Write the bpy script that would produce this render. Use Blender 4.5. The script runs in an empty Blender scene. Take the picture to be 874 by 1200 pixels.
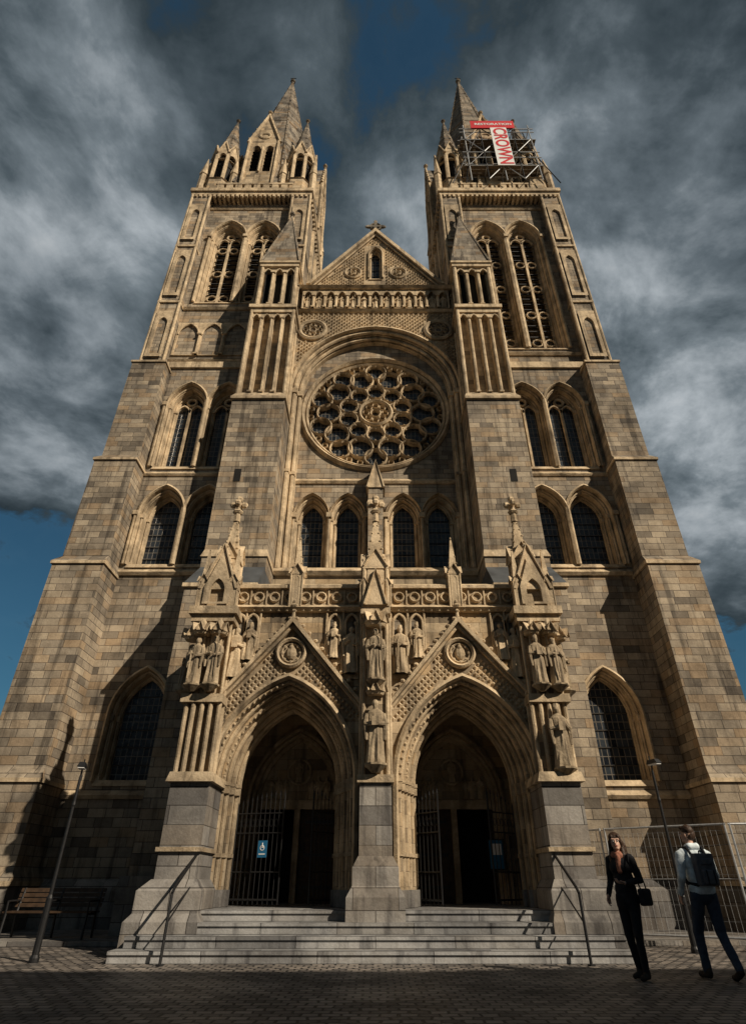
import bpy, bmesh, math, random
import numpy as np
from mathutils import Vector, Matrix
from mathutils.geometry import tessellate_polygon
random.seed(7)
pi=math.pi
SUN_AZ=math.radians(131); SUN_EL=math.radians(35)
col=bpy.context.scene.collection

# ------------------------------------------------------------------ materials
class NT:
    def __init__(s,mat):
        mat.use_nodes=True; s.t=mat.node_tree; s.n=s.t.nodes; s.l=s.t.links
        s.bsdf=s.n.get('Principled BSDF')
    def new(s,typ,**kw):
        n=s.n.new(typ)
        for k,v in kw.items(): setattr(n,k,v)
        return n
    def link(s,a,b): s.l.new(a,b)
    def setin(s,sock,v):
        if isinstance(v,bpy.types.NodeSocket): s.l.new(v,sock)
        else: sock.default_value=v
    def math(s,op,a,b=0.0,c=0.0):
        n=s.new('ShaderNodeMath',operation=op)
        s.setin(n.inputs[0],a); s.setin(n.inputs[1],b); s.setin(n.inputs[2],c)
        return n.outputs[0]
    def mix(s,f,a,b,blend='MIX'):
        n=s.new('ShaderNodeMix',data_type='RGBA',blend_type=blend)
        s.setin(n.inputs[0],f); s.setin(n.inputs[6],a); s.setin(n.inputs[7],b)
        return n.outputs[2]
    def noise(s,vec,scale,detail=4,rough=.55,dist=0):
        n=s.new('ShaderNodeTexNoise'); n.inputs['Scale'].default_value=scale
        n.inputs['Detail'].default_value=detail; n.inputs['Roughness'].default_value=rough
        n.inputs['Distortion'].default_value=dist
        if vec is not None: s.link(vec,n.inputs['Vector'])
        return n.outputs['Fac']
    def ramp(s,f,stops):
        n=s.new('ShaderNodeValToRGB'); cr=n.color_ramp
        while len(cr.elements)<len(stops): cr.elements.new(.5)
        for e,(p,c) in zip(cr.elements,stops):
            e.position=p; e.color=(c,c,c,1) if not hasattr(c,'__len__') else (*c,1)
        s.link(f,n.inputs[0]); return n.outputs[0]
    def mapr(s,f,a,b,c,d):
        n=s.new('ShaderNodeMapRange'); s.setin(n.inputs[0],f)
        for i,v in enumerate((a,b,c,d)): n.inputs[i+1].default_value=v
        return n.outputs[0]

def c4(c): return (c[0],c[1],c[2],1)
def simple(name,c,rough=.7,metal=0,nscale=6,namt=.25,bump=.1,spec=.3):
    m=bpy.data.materials.new(name); t=NT(m)
    tc=t.new('ShaderNodeTexCoord')
    f=t.noise(tc.outputs['Object'],nscale,5)
    dark=[x*(1-namt) for x in c]; lite=[min(1,x*(1+namt)) for x in c]
    colr=t.ramp(f,[(.3,dark),(.7,lite)])
    t.link(colr,t.bsdf.inputs['Base Color'])
    t.bsdf.inputs['Roughness'].default_value=rough; t.bsdf.inputs['Metallic'].default_value=metal
    t.bsdf.inputs['Specular IOR Level'].default_value=spec
    if bump:
        b=t.new('ShaderNodeBump'); b.inputs['Strength'].default_value=bump; b.inputs['Distance'].default_value=.02
        t.link(f,b.inputs['Height']); t.link(b.outputs[0],t.bsdf.inputs['Normal'])
    return m

def stone(name,ca,cb,cm,bw=.5,bh=.235,mortar=.009,brick=True,stain=.5,bump=.5,warm=(.30,.2,.11),oddk=.7):
    m=bpy.data.materials.new(name); t=NT(m)
    tc=t.new('ShaderNodeTexCoord'); P=tc.outputs['Object']
    geo=t.new('ShaderNodeNewGeometry')
    sp=t.new('ShaderNodeSeparateXYZ'); t.link(P,sp.inputs[0])
    sn=t.new('ShaderNodeSeparateXYZ'); t.link(geo.outputs['True Normal'],sn.inputs[0])
    ax=t.math('GREATER_THAN',t.math('ABSOLUTE',sn.outputs[0]),.707)
    az=t.math('GREATER_THAN',t.math('ABSOLUTE',sn.outputs[2]),.8)
    u=t.math('ADD',t.math('MULTIPLY',sp.outputs[0],t.math('SUBTRACT',1.0,ax)),t.math('MULTIPLY',sp.outputs[1],ax))
    v=t.math('ADD',t.math('MULTIPLY',sp.outputs[2],t.math('SUBTRACT',1.0,az)),t.math('MULTIPLY',sp.outputs[1],az))
    cb_=t.new('ShaderNodeCombineXYZ'); t.link(u,cb_.inputs[0]); t.link(v,cb_.inputs[1])
    big=t.noise(P,.45,5,.62,.5); mid=t.noise(P,2.2,6,.65,.3); fine=t.noise(P,22,4,.7)
    mp=t.new('ShaderNodeMapping'); mp.inputs['Scale'].default_value=(3.6,3.6,.25); t.link(P,mp.inputs[0])
    streak=t.noise(mp.outputs[0],1.0,5,.62)
    if brick:
        br=t.new('ShaderNodeTexBrick'); t.link(cb_.outputs[0],br.inputs['Vector'])
        br.inputs['Scale'].default_value=1; br.inputs['Brick Width'].default_value=bw; br.inputs['Row Height'].default_value=bh
        br.inputs['Mortar Size'].default_value=mortar; br.inputs['Mortar Smooth'].default_value=.3; br.inputs['Bias'].default_value=0
        br.inputs['Color1'].default_value=c4(ca); br.inputs['Color2'].default_value=c4(cb); br.inputs['Mortar'].default_value=c4(cm)
        br.offset=.5; br.squash=1.4; br.squash_frequency=3
        base=br.outputs['Color']
        br2=t.new('ShaderNodeTexBrick'); t.link(cb_.outputs[0],br2.inputs['Vector'])
        for k,vv in (('Scale',1),('Brick Width',bw),('Row Height',bh),('Mortar Size',0.0),('Bias',-.1)): br2.inputs[k].default_value=vv
        br2.offset=.5; br2.squash=1.4; br2.squash_frequency=3
        br2.inputs['Color1'].default_value=(0,0,0,1); br2.inputs['Color2'].default_value=(1,1,1,1); br2.inputs['Mortar'].default_value=(0,0,0,1)
        # shuffle so the odd blocks do not follow the first tint
        wn=t.new('ShaderNodeTexWhiteNoise',noise_dimensions='1D'); t.link(t.math('MULTIPLY',br2.outputs['Color'],913.7),wn.inputs['W'])
        rn=wn.outputs['Value']
        odd=t.mapr(rn,.62,.95,0.0,oddk)
        dk=t.mapr(rn,.22,.02,0.0,.9)
        base=t.mix(odd,base,c4(warm))
        base=t.mix(dk,base,t.mix(1.0,base,(.48,.48,.50,1),'MULTIPLY'))
    else:
        base=t.ramp(mid,[(.3,ca),(.7,cb)])
    base=t.mix(t.mapr(mid,.43,.70,.0,.6),base,t.mix(1.0,base,(.48,.45,.42,1),'MULTIPLY'))
    base=t.mix(t.math('MULTIPLY',t.mapr(big,.46,.60,0,1),stain),base,t.mix(1.0,base,(.40,.41,.44,1),'MULTIPLY'))
    base=t.mix(t.math('MULTIPLY',t.mapr(streak,.52,.64,0,1),stain),base,t.mix(1.0,base,(.26,.26,.28,1),'MULTIPLY'))
    base=t.mix(t.mapr(fine,.35,.8,0,.5),base,t.mix(1.0,base,(.5,.48,.45,1),'MULTIPLY'))
    low=t.mapr(sp.outputs[2],.3,5.0,.65,0.0)  # base grime, deepened to paint in vignette-like darkening of the lower walls
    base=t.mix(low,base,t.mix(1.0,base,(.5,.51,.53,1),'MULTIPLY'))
    t.link(base,t.bsdf.inputs['Base Color']); t.bsdf.inputs['Roughness'].default_value=.9
    t.bsdf.inputs['Specular IOR Level'].default_value=.2
    b1=t.new('ShaderNodeBump'); b1.inputs['Strength'].default_value=bump; b1.inputs['Distance'].default_value=.03
    hsum=t.math('ADD',t.math('MULTIPLY',fine,.6),mid)
    if brick:
        hsum=t.math('SUBTRACT',hsum,t.math('MULTIPLY',br.outputs['Fac'],1.3))
        hsum=t.math('ADD',hsum,t.math('MULTIPLY',odd,.5))
    t.link(hsum,b1.inputs['Height']); t.link(b1.outputs[0],t.bsdf.inputs['Normal'])
    return m

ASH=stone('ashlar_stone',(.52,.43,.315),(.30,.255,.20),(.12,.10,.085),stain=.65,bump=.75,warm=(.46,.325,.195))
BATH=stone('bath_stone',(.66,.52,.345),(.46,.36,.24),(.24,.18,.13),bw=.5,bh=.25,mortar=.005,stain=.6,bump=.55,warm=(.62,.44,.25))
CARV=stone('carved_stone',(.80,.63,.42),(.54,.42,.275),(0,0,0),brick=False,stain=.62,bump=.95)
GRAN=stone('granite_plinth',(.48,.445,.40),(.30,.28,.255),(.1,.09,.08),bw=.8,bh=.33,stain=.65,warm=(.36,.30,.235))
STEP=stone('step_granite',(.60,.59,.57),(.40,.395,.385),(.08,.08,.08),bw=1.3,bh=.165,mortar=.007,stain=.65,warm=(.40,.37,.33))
ROOF=simple('lead_roof',(.07,.075,.08),.6,0,2,.3)
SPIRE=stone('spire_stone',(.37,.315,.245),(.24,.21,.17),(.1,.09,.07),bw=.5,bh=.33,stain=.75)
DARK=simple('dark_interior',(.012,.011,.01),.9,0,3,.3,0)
IRON=simple('black_iron',(.015,.015,.016),.45,.3,20,.3,.1,.5)
STEEL=simple('galvanised_steel',(.42,.43,.44),.45,.5,15,.2,.05,.5)
WOOD=simple('oak_door',(.045,.026,.014),.6,0,9,.5,.3)
LOUV=simple('louvre_slate',(.05,.05,.053),.7,0,6,.3)
PLANK=simple('scaffold_board',(.14,.105,.07),.8,0,5,.3)
RED=simple('red_banner',(.55,.02,.03),.6,0,2,.12,.05)
WHITE=simple('white_banner',(.75,.75,.74),.6,0,2,.06,.05)
BLUE=simple('blue_sign',(.02,.13,.26),.4,0,3,.05,0)
CONC=simple('concrete',(.3,.29,.28),.9,0,10,.25,.3)
SLATE=simple('slate_roof',(.06,.062,.07),.7,0,3,.3,.3)
def glassmat():
    m=bpy.data.materials.new('leaded_glass'); t=NT(m)
    tc=t.new('ShaderNodeTexCoord'); P=tc.outputs['Object']
    sp=t.new('ShaderNodeSeparateXYZ'); t.link(P,sp.inputs[0])
    cb=t.new('ShaderNodeCombineXYZ'); t.link(sp.outputs[0],cb.inputs[0]); t.link(sp.outputs[2],cb.inputs[1])
    br=t.new('ShaderNodeTexBrick'); t.link(cb.outputs[0],br.inputs['Vector'])
    for k,v in (('Scale',1),('Brick Width',.17),('Row Height',.25),('Mortar Size',.012),('Bias',0)): br.inputs[k].default_value=v
    br.offset=0
    br.inputs['Color1'].default_value=(.006,.009,.014,1); br.inputs['Color2'].default_value=(.035,.043,.052,1); br.inputs['Mortar'].default_value=(.14,.125,.105,1)
    t.link(br.outputs['Color'],t.bsdf.inputs['Base Color'])
    t.bsdf.inputs['Roughness'].default_value=.22
    t.bsdf.inputs['Specular IOR Level'].default_value=.4
    b=t.new('ShaderNodeBump'); b.inputs['Strength'].default_value=.5; b.inputs['Distance'].default_value=.03
    t.link(t.math('ADD',t.noise(P,6,2),t.math('MULTIPLY',br.outputs['Fac'],.4)),b.inputs['Height']); t.link(b.outputs[0],t.bsdf.inputs['Normal'])
    return m
GLASS=glassmat()
def cobble():
    m=bpy.data.materials.new('cobble_paving'); t=NT(m)
    tc=t.new('ShaderNodeTexCoord'); P=tc.outputs['Object']
    wn=t.new('ShaderNodeTexNoise'); wn.inputs['Scale'].default_value=3; t.link(P,wn.inputs['Vector'])
    va=t.new('ShaderNodeVectorMath',operation='SCALE'); t.link(wn.outputs['Color'],va.inputs[0]); va.inputs['Scale'].default_value=.10
    vb=t.new('ShaderNodeVectorMath',operation='ADD'); t.link(P,vb.inputs[0]); t.link(va.outputs[0],vb.inputs[1])
    br=t.new('ShaderNodeTexBrick'); t.link(vb.outputs[0],br.inputs['Vector'])
    for k,v in (('Scale',1),('Brick Width',.19),('Row Height',.15),('Mortar Size',.02),('Mortar Smooth',.5),('Bias',0)): br.inputs[k].default_value=v
    br.inputs['Color1'].default_value=(.36,.31,.265,1); br.inputs['Color2'].default_value=(.10,.09,.085,1); br.inputs['Mortar'].default_value=(.012,.011,.010,1)
    big=t.noise(P,.5,5); f=t.noise(P,25,4)
    c=t.mix(t.mapr(big,.4,.65,0,.8),br.outputs['Color'],t.mix(1.0,br.outputs['Color'],(.45,.45,.45,1),'MULTIPLY'))
    t.link(c,t.bsdf.inputs['Base Color'])
    t.link(t.mapr(big,.3,.7,.35,.7),t.bsdf.inputs['Roughness'])
    t.bsdf.inputs['Specular IOR Level'].default_value=.5
    b=t.new('ShaderNodeBump'); b.inputs['Strength'].default_value=1.0; b.inputs['Distance'].default_value=.05
    h=t.math('ADD',t.math('MULTIPLY',f,.4),t.math('SUBTRACT',1.0,br.outputs['Fac']))
    t.link(h,b.inputs['Height']); t.link(b.outputs[0],t.bsdf.inputs['Normal'])
    return m
COB=cobble()

# ------------------------------------------------------------------ builder
def arch_pts(cx,zb,zs,a,r,e=0.0,n=9):
    c=r-a; R=r+e; A=a+e
    ph=math.acos(max(-1,min(1,c/R)))
    right=[(cx-c+R*math.cos(ph*i/n), zs+R*math.sin(ph*i/n)) for i in range(n+1)]
    left=[(2*cx-x,z) for x,z in right]
    return [(cx-A,zb)]+left+right[::-1][1:]+[(cx+A,zb)]
def circ_pts(cx,cz,R,n=40,a0=0): return [(cx+R*math.cos(a0+2*pi*i/n),cz+R*math.sin(a0+2*pi*i/n)) for i in range(n)]

class B:
    def __init__(s,name): s.name=name; s.v=[]; s.f=[]; s.m=[]; s.mats=[]; s.sx=1; s.M=None
    def mi(s,mat):
        if mat not in s.mats: s.mats.append(mat)
        return s.mats.index(mat)
    def add(s,verts,faces,mat):
        o=len(s.v); k=s.mi(mat)
        for p in verts:
            if s.M is not None: p=s.M@Vector(p)
            s.v.append((s.sx*p[0],p[1],p[2]))
        for f in faces: s.f.append(tuple(i+o for i in f)); s.m.append(k)
    def fr(s,x0,x1,y0,y1,z0,X0,X1,Y0,Y1,z1,mat):
        v=[(x0,y0,z0),(x1,y0,z0),(x1,y1,z0),(x0,y1,z0),(X0,Y0,z1),(X1,Y0,z1),(X1,Y1,z1),(X0,Y1,z1)]
        s.add(v,[(0,1,2,3),(4,5,6,7),(0,1,5,4),(1,2,6,5),(2,3,7,6),(3,0,4,7)],mat)
    def box(s,x0,x1,y0,y1,z0,z1,mat): s.fr(x0,x1,y0,y1,z0,x0,x1,y0,y1,z1,mat)
    def prism(s,poly,y0,y1,mat):
        n=len(poly)
        v=[(x,y0,z) for x,z in poly]+[(x,y1,z) for x,z in poly]
        s.add(v,[tuple(range(n)),tuple(range(n,2*n))]+[(i,(i+1)%n,n+(i+1)%n,n+i) for i in range(n)],mat)
    def wall(s,outer,holes,y,mat,depth=0,rmat=None):
        loops=[[Vector((x,0,z)) for x,z in outer]]+[[Vector((x,0,z)) for x,z in h] for h in holes]
        lo=[[Vector((p.x,p.z,0)) for p in l] for l in loops]
        tris=tessellate_polygon(lo)
        flat=[p for l in loops for p in l]
        s.add([(p.x,y,p.z) for p in flat],[tuple(t) for t in tris],mat)
        if depth:
            for h in holes:
                n=len(h)
                s.add([(x,y,z) for x,z in h]+[(x,y+depth,z) for x,z in h],[(i,(i+1)%n,n+(i+1)%n,n+i) for i in range(n)],rmat or mat)
    def sweep(s,cx,zb,zs,a,r,prof,mat,n=9,closed=False):
        rows=[]
        for e,y in prof: rows.append([(x,y,z) for x,z in arch_pts(cx,zb,zs,a,r,e,n)])
        L=len(rows[0]); v=[p for row in rows for p in row]; f=[]
        K=len(rows)
        for i in range(K if closed else K-1):
            j=(i+1)%K
            for k in range(L-1): f.append((i*L+k,i*L+k+1,j*L+k+1,j*L+k))
        s.add(v,f,mat)
    def roll(s,cx,zb,zs,a,r,e,y,rho,mat,n=9):
        s.sweep(cx,zb,zs,a,r,[(e+rho*math.cos(t*pi/3),y+rho*math.sin(t*pi/3)) for t in range(6)],mat,n,True)
    def ring(s,cx,cz,r0,r1,y0,y1,mat,n=24,arc=(0,2*pi)):
        v=[];f=[]
        full=abs(arc[1]-arc[0]-2*pi)<1e-6
        N=n if full else n+1
        for i in range(N):
            a=arc[0]+(arc[1]-arc[0])*i/n; c,q=math.cos(a),math.sin(a)
            for (r,y) in ((r0,y1),(r0,y0+.25*(y1-y0)),((r0+r1)/2,y0),(r1,y0+.25*(y1-y0)),(r1,y1)): v.append((cx+r*c,y,cz+r*q))
        for i in range(n):
            j=(i+1)%N
            for k in range(4): f.append((i*5+k,i*5+k+1,j*5+k+1,j*5+k))
        s.add(v,f,mat)
    def tube(s,p0,p1,r0,r1,mat,n=8,caps=True):
        p0=Vector(p0);p1=Vector(p1);d=(p1-p0).normalized()
        u=d.orthogonal().normalized(); w=d.cross(u)
        v=[];
        for p,r in((p0,r0),(p1,r1)):
            for i in range(n):
                a=2*pi*i/n; v.append(tuple(p+u*(r*math.cos(a))+w*(r*math.sin(a))))
        f=[(i,(i+1)%n,n+(i+1)%n,n+i) for i in range(n)]
        if caps: f+= [tuple(range(n)),tuple(range(n,2*n))]
        s.add(v,f,mat)
    def poly(s,pts,r,mat,n=6):
        for a,b in zip(pts[:-1],pts[1:]): s.tube(a,b,r,r,mat,n)
    def cone(s,cx,cy,z0,r0,z1,r1,n,mat,rot=None):
        if rot is None: rot=pi/n
        v=[(cx+r*math.cos(rot+2*pi*i/n),cy+r*math.sin(rot+2*pi*i/n),z) for z,r in((z0,r0),(z1,max(r1,.001))) for i in range(n)]
        s.add(v,[(i,(i+1)%n,n+(i+1)%n,n+i) for i in range(n)]+[tuple(range(n)),tuple(range(n,2*n))],mat)
    def lathe(s,cx,cy,prof,mat,n=8,rot=None):
        for (z0,r0),(z1,r1) in zip(prof[:-1],prof[1:]): s.cone(cx,cy,z0,r0,z1,r1,n,mat,rot)
    def ball(s,c,rx,ry,rz,mat,n=8,m=6):
        v=[];f=[]
        for j in range(m+1):
            t=pi*j/m
            for i in range(n):
                a=2*pi*i/n; v.append((c[0]+rx*math.sin(t)*math.cos(a),c[1]+ry*math.sin(t)*math.sin(a),c[2]+rz*math.cos(t)))
        for j in range(m):
            for i in range(n): f.append((j*n+i,j*n+(i+1)%n,(j+1)*n+(i+1)%n,(j+1)*n+i))
        s.add(v,f,mat)
    def stud(s,x,y,z,r,d,mat):
        s.add([(x-r,y,z),(x,y,z-r),(x+r,y,z),(x,y,z+r),(x,y-d,z)],[(0,1,4),(1,2,4),(2,3,4),(3,0,4)],mat)
    def obj(s,parent=None,smooth=False):
        me=bpy.data.meshes.new(s.name); me.from_pydata(s.v,[],s.f)
        for m in s.mats: me.materials.append(m)
        me.polygons.foreach_set('material_index',s.m)
        if smooth: me.polygons.foreach_set('use_smooth',[True]*len(s.f))
        me.update()
        o=bpy.data.objects.new(s.name,me); col.objects.link(o)
        if parent: o.parent=parent
        return o
def empty(name,loc=(0,0,0),rz=0):
    e=bpy.data.objects.new(name,None); col.objects.link(e); e.location=loc; e.rotation_euler=(0,0,rz); return e

# ---- architectural pieces
def finial(b,x,y,z,s,mat):
    b.lathe(x,y,[(z-.3*s,.1*s),(z+.25*s,.05*s)],mat,6)
    b.ball((x,y,z+.1*s),.13*s,.13*s,.08*s,mat,6,4)
    b.ball((x,y,z+.36*s),.2*s,.2*s,.12*s,mat,6,4)
    b.ball((x,y,z+.55*s),.09*s,.09*s,.14*s,mat,6,4)
def cross(b,x,y,z,s,mat):
    b.lathe(x,y,[(z-.3*s,.13*s),(z+.3*s,.08*s)],mat,6)
    b.ball((x,y,z+.12*s),.2*s,.2*s,.1*s,mat,6,4)
    b.ball((x,y,z+.42*s),.12*s,.12*s,.14*s,mat,6,4)
    for q in((-.2,.42),(.2,.42),(0,.68)): b.ball((x+q[0]*s,y,z+q[1]*s),.13*s,.11*s,.13*s,mat,6,4)
    for q in(-.2,.2): b.ball((x,y+q*s,z+.42*s),.12*s,.12*s,.12*s,mat,6,4)
def crockets(b,p0,p1,n,r,mat):
    for i in range(n):
        t=(i+.5)/n; p=[p0[k]+(p1[k]-p0[k])*t for k in range(3)]
        b.ball(p,r,r,r*.8,mat,5,4)
def gablet(b,cx,y0,y1,z0,z1,hw,mat,cop=.06):
    b.prism([(cx-hw,z0),(cx+hw,z0),(cx,z1)],y0,y1,mat)
    t=cop
    L=math.hypot(hw,z1-z0); nx=(z1-z0)/L*t; nz=hw/L*t
    b.prism([(cx-hw-nx,z0-.0),(cx-hw,z0),(cx,z1),(cx,z1+2*nz)],y0-.05,y1-.003,mat)
    b.prism([(cx+hw+nx,z0-.0),(cx+hw,z0),(cx,z1),(cx,z1+2*nz)],y0-.051,y1-.004,mat)
def pinnacle(b,x,y,z0,h,zs,za,mat,crock=5,niche=True,top='finial'):
    b.box(x-h,x+h,y-h,y+h,z0,zs,mat)
    b.box(x-h*1.18,x+h*1.18,y-h*1.18,y+h*1.18,z0+.002,z0+h*.35,mat)
    b.box(x-h*1.15,x+h*1.15,y-h*1.15,y+h*1.15,zs-h*.2,zs,mat)
    for sx in(-1,1):
        for sy in(-1,1): b.tube((x+sx*h,y+sy*h,z0),(x+sx*h,y+sy*h,zs),h*.16,h*.16,mat,6)
    gh=h*1.7
    gablet(b,x,y-h*1.16,y,zs,zs+gh,h,mat,h*.12)
    M0=b.M
    for ang in(pi/2,-pi/2,pi):
        R=Matrix.Translation((x,y,0))@Matrix.Rotation(ang,4,'Z')@Matrix.Translation((-x,-y,0))
        b.M=(M0@R) if M0 is not None else R
        gablet(b,x,y-h*1.14,y,zs,zs+gh,h*.98,mat,h*.12)
    b.M=M0
    b.cone(x,y,zs,h*1.15,za,.03,4,mat)
    b.cone(x,y,zs,h*.95,za*.5+zs*.5,h*.3,8,mat)
    if crock:
        for sx in(-1,1):
            for sy in(-1,1): crockets(b,(x+sx*h*.75,y+sy*h*.75,zs+.2),(x,y,za),crock,h*.15,mat)
    if top=='cross': cross(b,x,y,za,.75,mat)
    else: finial(b,x,y,za,h*1.1,mat)
    if niche:
        b.wall([(x-h*.7,z0+h*.5),(x+h*.7,z0+h*.5),(x+h*.7,zs-h*.25),(x-h*.7,zs-h*.25)],[arch_pts(x,z0+h*.6,zs-h*1.2,h*.42,h*.8,0,5)],y-h*1.06,mat,.05)
def window(b,cx,zb,zs,a,r,yw,E,D,kind='glass',lights=1,trim=None,hood=.1,sill=True,nord=2):
    t=trim or CARV
    prof=[(E+hood,yw-.002),(E+hood,yw-.09),(E+hood*.3,yw-.13),(E,yw-.05)] if hood else [(E,yw)]
    y=yw; e=E
    for i in range(nord):
        y2=yw+D*(i+.55)/nord; prof+= [(e,y2)]
        e2=E*(1-(i+1)/nord)
        prof+= [(e2,y2)]; e=e2
    prof+= [(0,yw+D)]
    b.sweep(cx,zb,zs,a,r,prof,t)
    for i in range(nord):
        y2=yw+D*(i+.55)/nord; e1=E*(1-i/nord); w=E/nord
        b.roll(cx,zb,zs,a,r,e1-w*.45,y2-w*.35,w*.3,t)
        for sx in(-1,1):
            X=cx+sx*(a+e1-w*.45); 
            b.box(X-w*.5,X+w*.5,y2-w*.85,y2+.01,zs-.14,zs+.03,t)
            b.box(X-w*.5,X+w*.5,y2-w*.85,y2+.01,zb,zb+.15,t)
    g=arch_pts(cx,zb,zs,a,r,.02)
    yg=yw+D-.01
    if kind=='glass':
        b.add([(x,yg,z) for x,z in g],[tuple(range(len(g)))],GLASS)
    else:
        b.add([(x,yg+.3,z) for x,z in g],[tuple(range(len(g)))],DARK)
    top=zs+math.sqrt(max(0,r*r-(r-a)**2))
    if kind=='louvre':
        z=zb+.1
        while z<top-.1:
            hw=a
            if z>zs: hw=max(.02,math.sqrt(max(0,r*r-(z-zs)**2))-(r-a))
            b.add([(cx-hw,yg-.28,z),(cx+hw,yg-.28,z),(cx+hw,yg+.05,z+.3),(cx-hw,yg+.05,z+.3),(cx-hw,yg-.28,z-.04),(cx+hw,yg-.28,z-.04)],[(0,1,2,3),(0,1,5,4)],LOUV)
            z+=.42
    if lights==2:
        w=.045 if kind=='glass' else .06
        ym=yg-.2 if kind=='glass' else yg-.4
        b.box(cx-w,cx+w,ym,ym+.11,zb,zs+a*.25,t)
        for sx in(-1,1):
            c2=cx+sx*a*.5
            b.sweep(c2,zs-.1,zs-.1,a*.5,a*.8,[(-.03,ym+.1),(-.03,ym),(.03,ym),(.03,ym+.1)],t,6)
        rr=a*.34
        b.ring(cx,zs+a*.95,rr-.05,rr+.05,ym,ym+.1,t,14)
        if kind=='louvre':
            for sx in(-1,1):
                zz=zb+.8
                while zz<zs-.5:
                    b.ring(cx+sx*a*.5,zz,a*.5-.10,a*.5-.03,ym+.02,ym+.1,t,8); zz+=2.1
    else:
        z=zb+.5
        while z<top-.2:
            hw=a-.01
            if z>zs: hw=math.sqrt(max(0,r*r-(z-zs)**2))-(r-a)
            b.box(cx-hw,cx+hw,yg-.04,yg-.02,z,z+.02,IRON); z+=.5
    if sill: b.fr(cx-a-E-.02,cx+a+E+.02,yw-.06,yw+D,zb-.12,cx-a-E-.02,cx+a+E+.02,yw+.02,yw+D,zb+.04,t)
def string(b,x0,x1,y,z,h,p,mat=None):
    m=mat or CARV
    b.fr(x0,x1,y-p*.5,y+.2,z,x0,x1,y-p,y+.2,z+h*.4,m)
    b.fr(x0,x1,y-p,y+.2,z+h*.4,x0,x1,y-.01,y+.2,z+h,m)
def arcade(b,x0,x1,z0,z1,n,y,mat,depth=.2,back=None,shaft=.045,hood=0,rf=1.7):
    w=(x1-x0)/n; a=w*.5-shaft*1.3; r=a*rf
    rise=math.sqrt(r*r-(r-a)**2); zs=z1-.1-rise
    holes=[arch_pts(x0+w*(i+.5),z0+.03,zs,a,r,0,6) for i in range(n)]
    b.wall([(x0,z0),(x1,z0),(x1,z1),(x0,z1)],holes,y,mat,depth)
    b.add([(x0,y+depth,z0),(x1,y+depth,z0),(x1,y+depth,z1),(x0,y+depth,z1)],[(0,1,2,3)],back or mat)
    for i in range(n):
        b.roll(x0+w*(i+.5),zs,zs,a,r,.0,y-.01,shaft*.6,mat,6)
    for i in range(n+1):
        X=x0+w*i
        if i in(0,n): continue
        b.tube((X,y-.02,z0),(X,y-.02,zs),shaft,shaft,mat,6)
        b.box(X-shaft*1.5,X+shaft*1.5,y-.02-shaft*1.5,y+.02,zs-.08,zs+.02,mat)
        b.box(X-shaft*1.4,X+shaft*1.4,y-.02-shaft*1.4,y+.02,z0,z0+.08,mat)
    return a,zs,w
def statue(b,cx,cy,z0,h,mat,seed=0,rz=0,ped=True):
    rnd=random.Random(seed); M0=b.M
    b.M=(M0 if M0 is not None else Matrix.Identity(4))@Matrix.Translation((cx,cy,z0))@Matrix.Rotation(rz,4,'Z')@Matrix.Scale(h,4)
    lv=[(0,.15,.12),(.06,.145,.115),(.25,.13,.1),(.45,.125,.095),(.58,.115,.09),(.7,.135,.095),(.78,.14,.085),(.825,.09,.065),(.85,.045,.045),(.87,.04,.04)]
    n=18;v=[];f=[]; ph=rnd.random()*6; sway=rnd.uniform(-.02,.02)
    for j,(z,rx,ry) in enumerate(lv):
        amp=.15 if z<.5 else .06 if z<.75 else 0
        for i in range(n):
            a=2*pi*i/n; q=1+amp*math.sin(6*a+ph+z*3)+amp*.5*math.sin(9*a+z*7)
            v.append((rx*q*math.cos(a)+sway*math.sin(z*4),ry*q*math.sin(a),z))
    for j in range(len(lv)-1):
        for i in range(n): f.append((j*n+i,j*n+(i+1)%n,(j+1)*n+(i+1)%n,(j+1)*n+i))
    b.add(v,f,mat)
    sx0=sway*math.sin(3.6)
    b.ball((sx0,-.01,.925),.05,.058,.07,mat,10,8)
    b.ball((sx0,.012,.94),.06,.06,.065,mat,8,6)
    if rnd.random()<.6: b.cone(sx0,0,.97,.055,1.03,.045,6,mat)
    if rnd.random()<.5: b.ball((sx0,-.045,.875),.03,.02,.05,mat,6,5)
    e=[(-.13,0,.76),(-.16,-.03,.6),(-.03,-.12,.62+rnd.uniform(-.03,.06))]
    g=[(.13,0,.76),(.165,-.03,.6),(.05,-.12,.56+rnd.uniform(-.03,.12))]
    for q in(e,g):
        b.tube(q[0],q[1],.045,.05,mat,7); b.tube(q[1],q[2],.048,.026,mat,7); b.ball(q[2],.025,.028,.03,mat,6,5)
        b.tube(q[1],(q[1][0]*.9,q[1][1]-.02,.35),.045,.02,mat,6)
    k=rnd.randint(0,2)
    if k==0: b.tube((.14,-.13,.02),(.09,-.12,1.02),.012,.012,mat,5); b.ball((.09,-.12,1.03),.035,.02,.045,mat,6,5)
    elif k==1: b.box(-.06,.05,-.16,-.12,.56,.7,mat)
    else: b.tube((-.05,-.14,.1),(-.05,-.13,.68),.014,.02,mat,5); b.box(-.12,.02,-.145,-.125,.6,.625,mat)
    if ped: b.lathe(0,0,[(-.13,.06),(-.06,.15),(-.03,.19),(0,.19)],mat,8)
    b.M=M0
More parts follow.
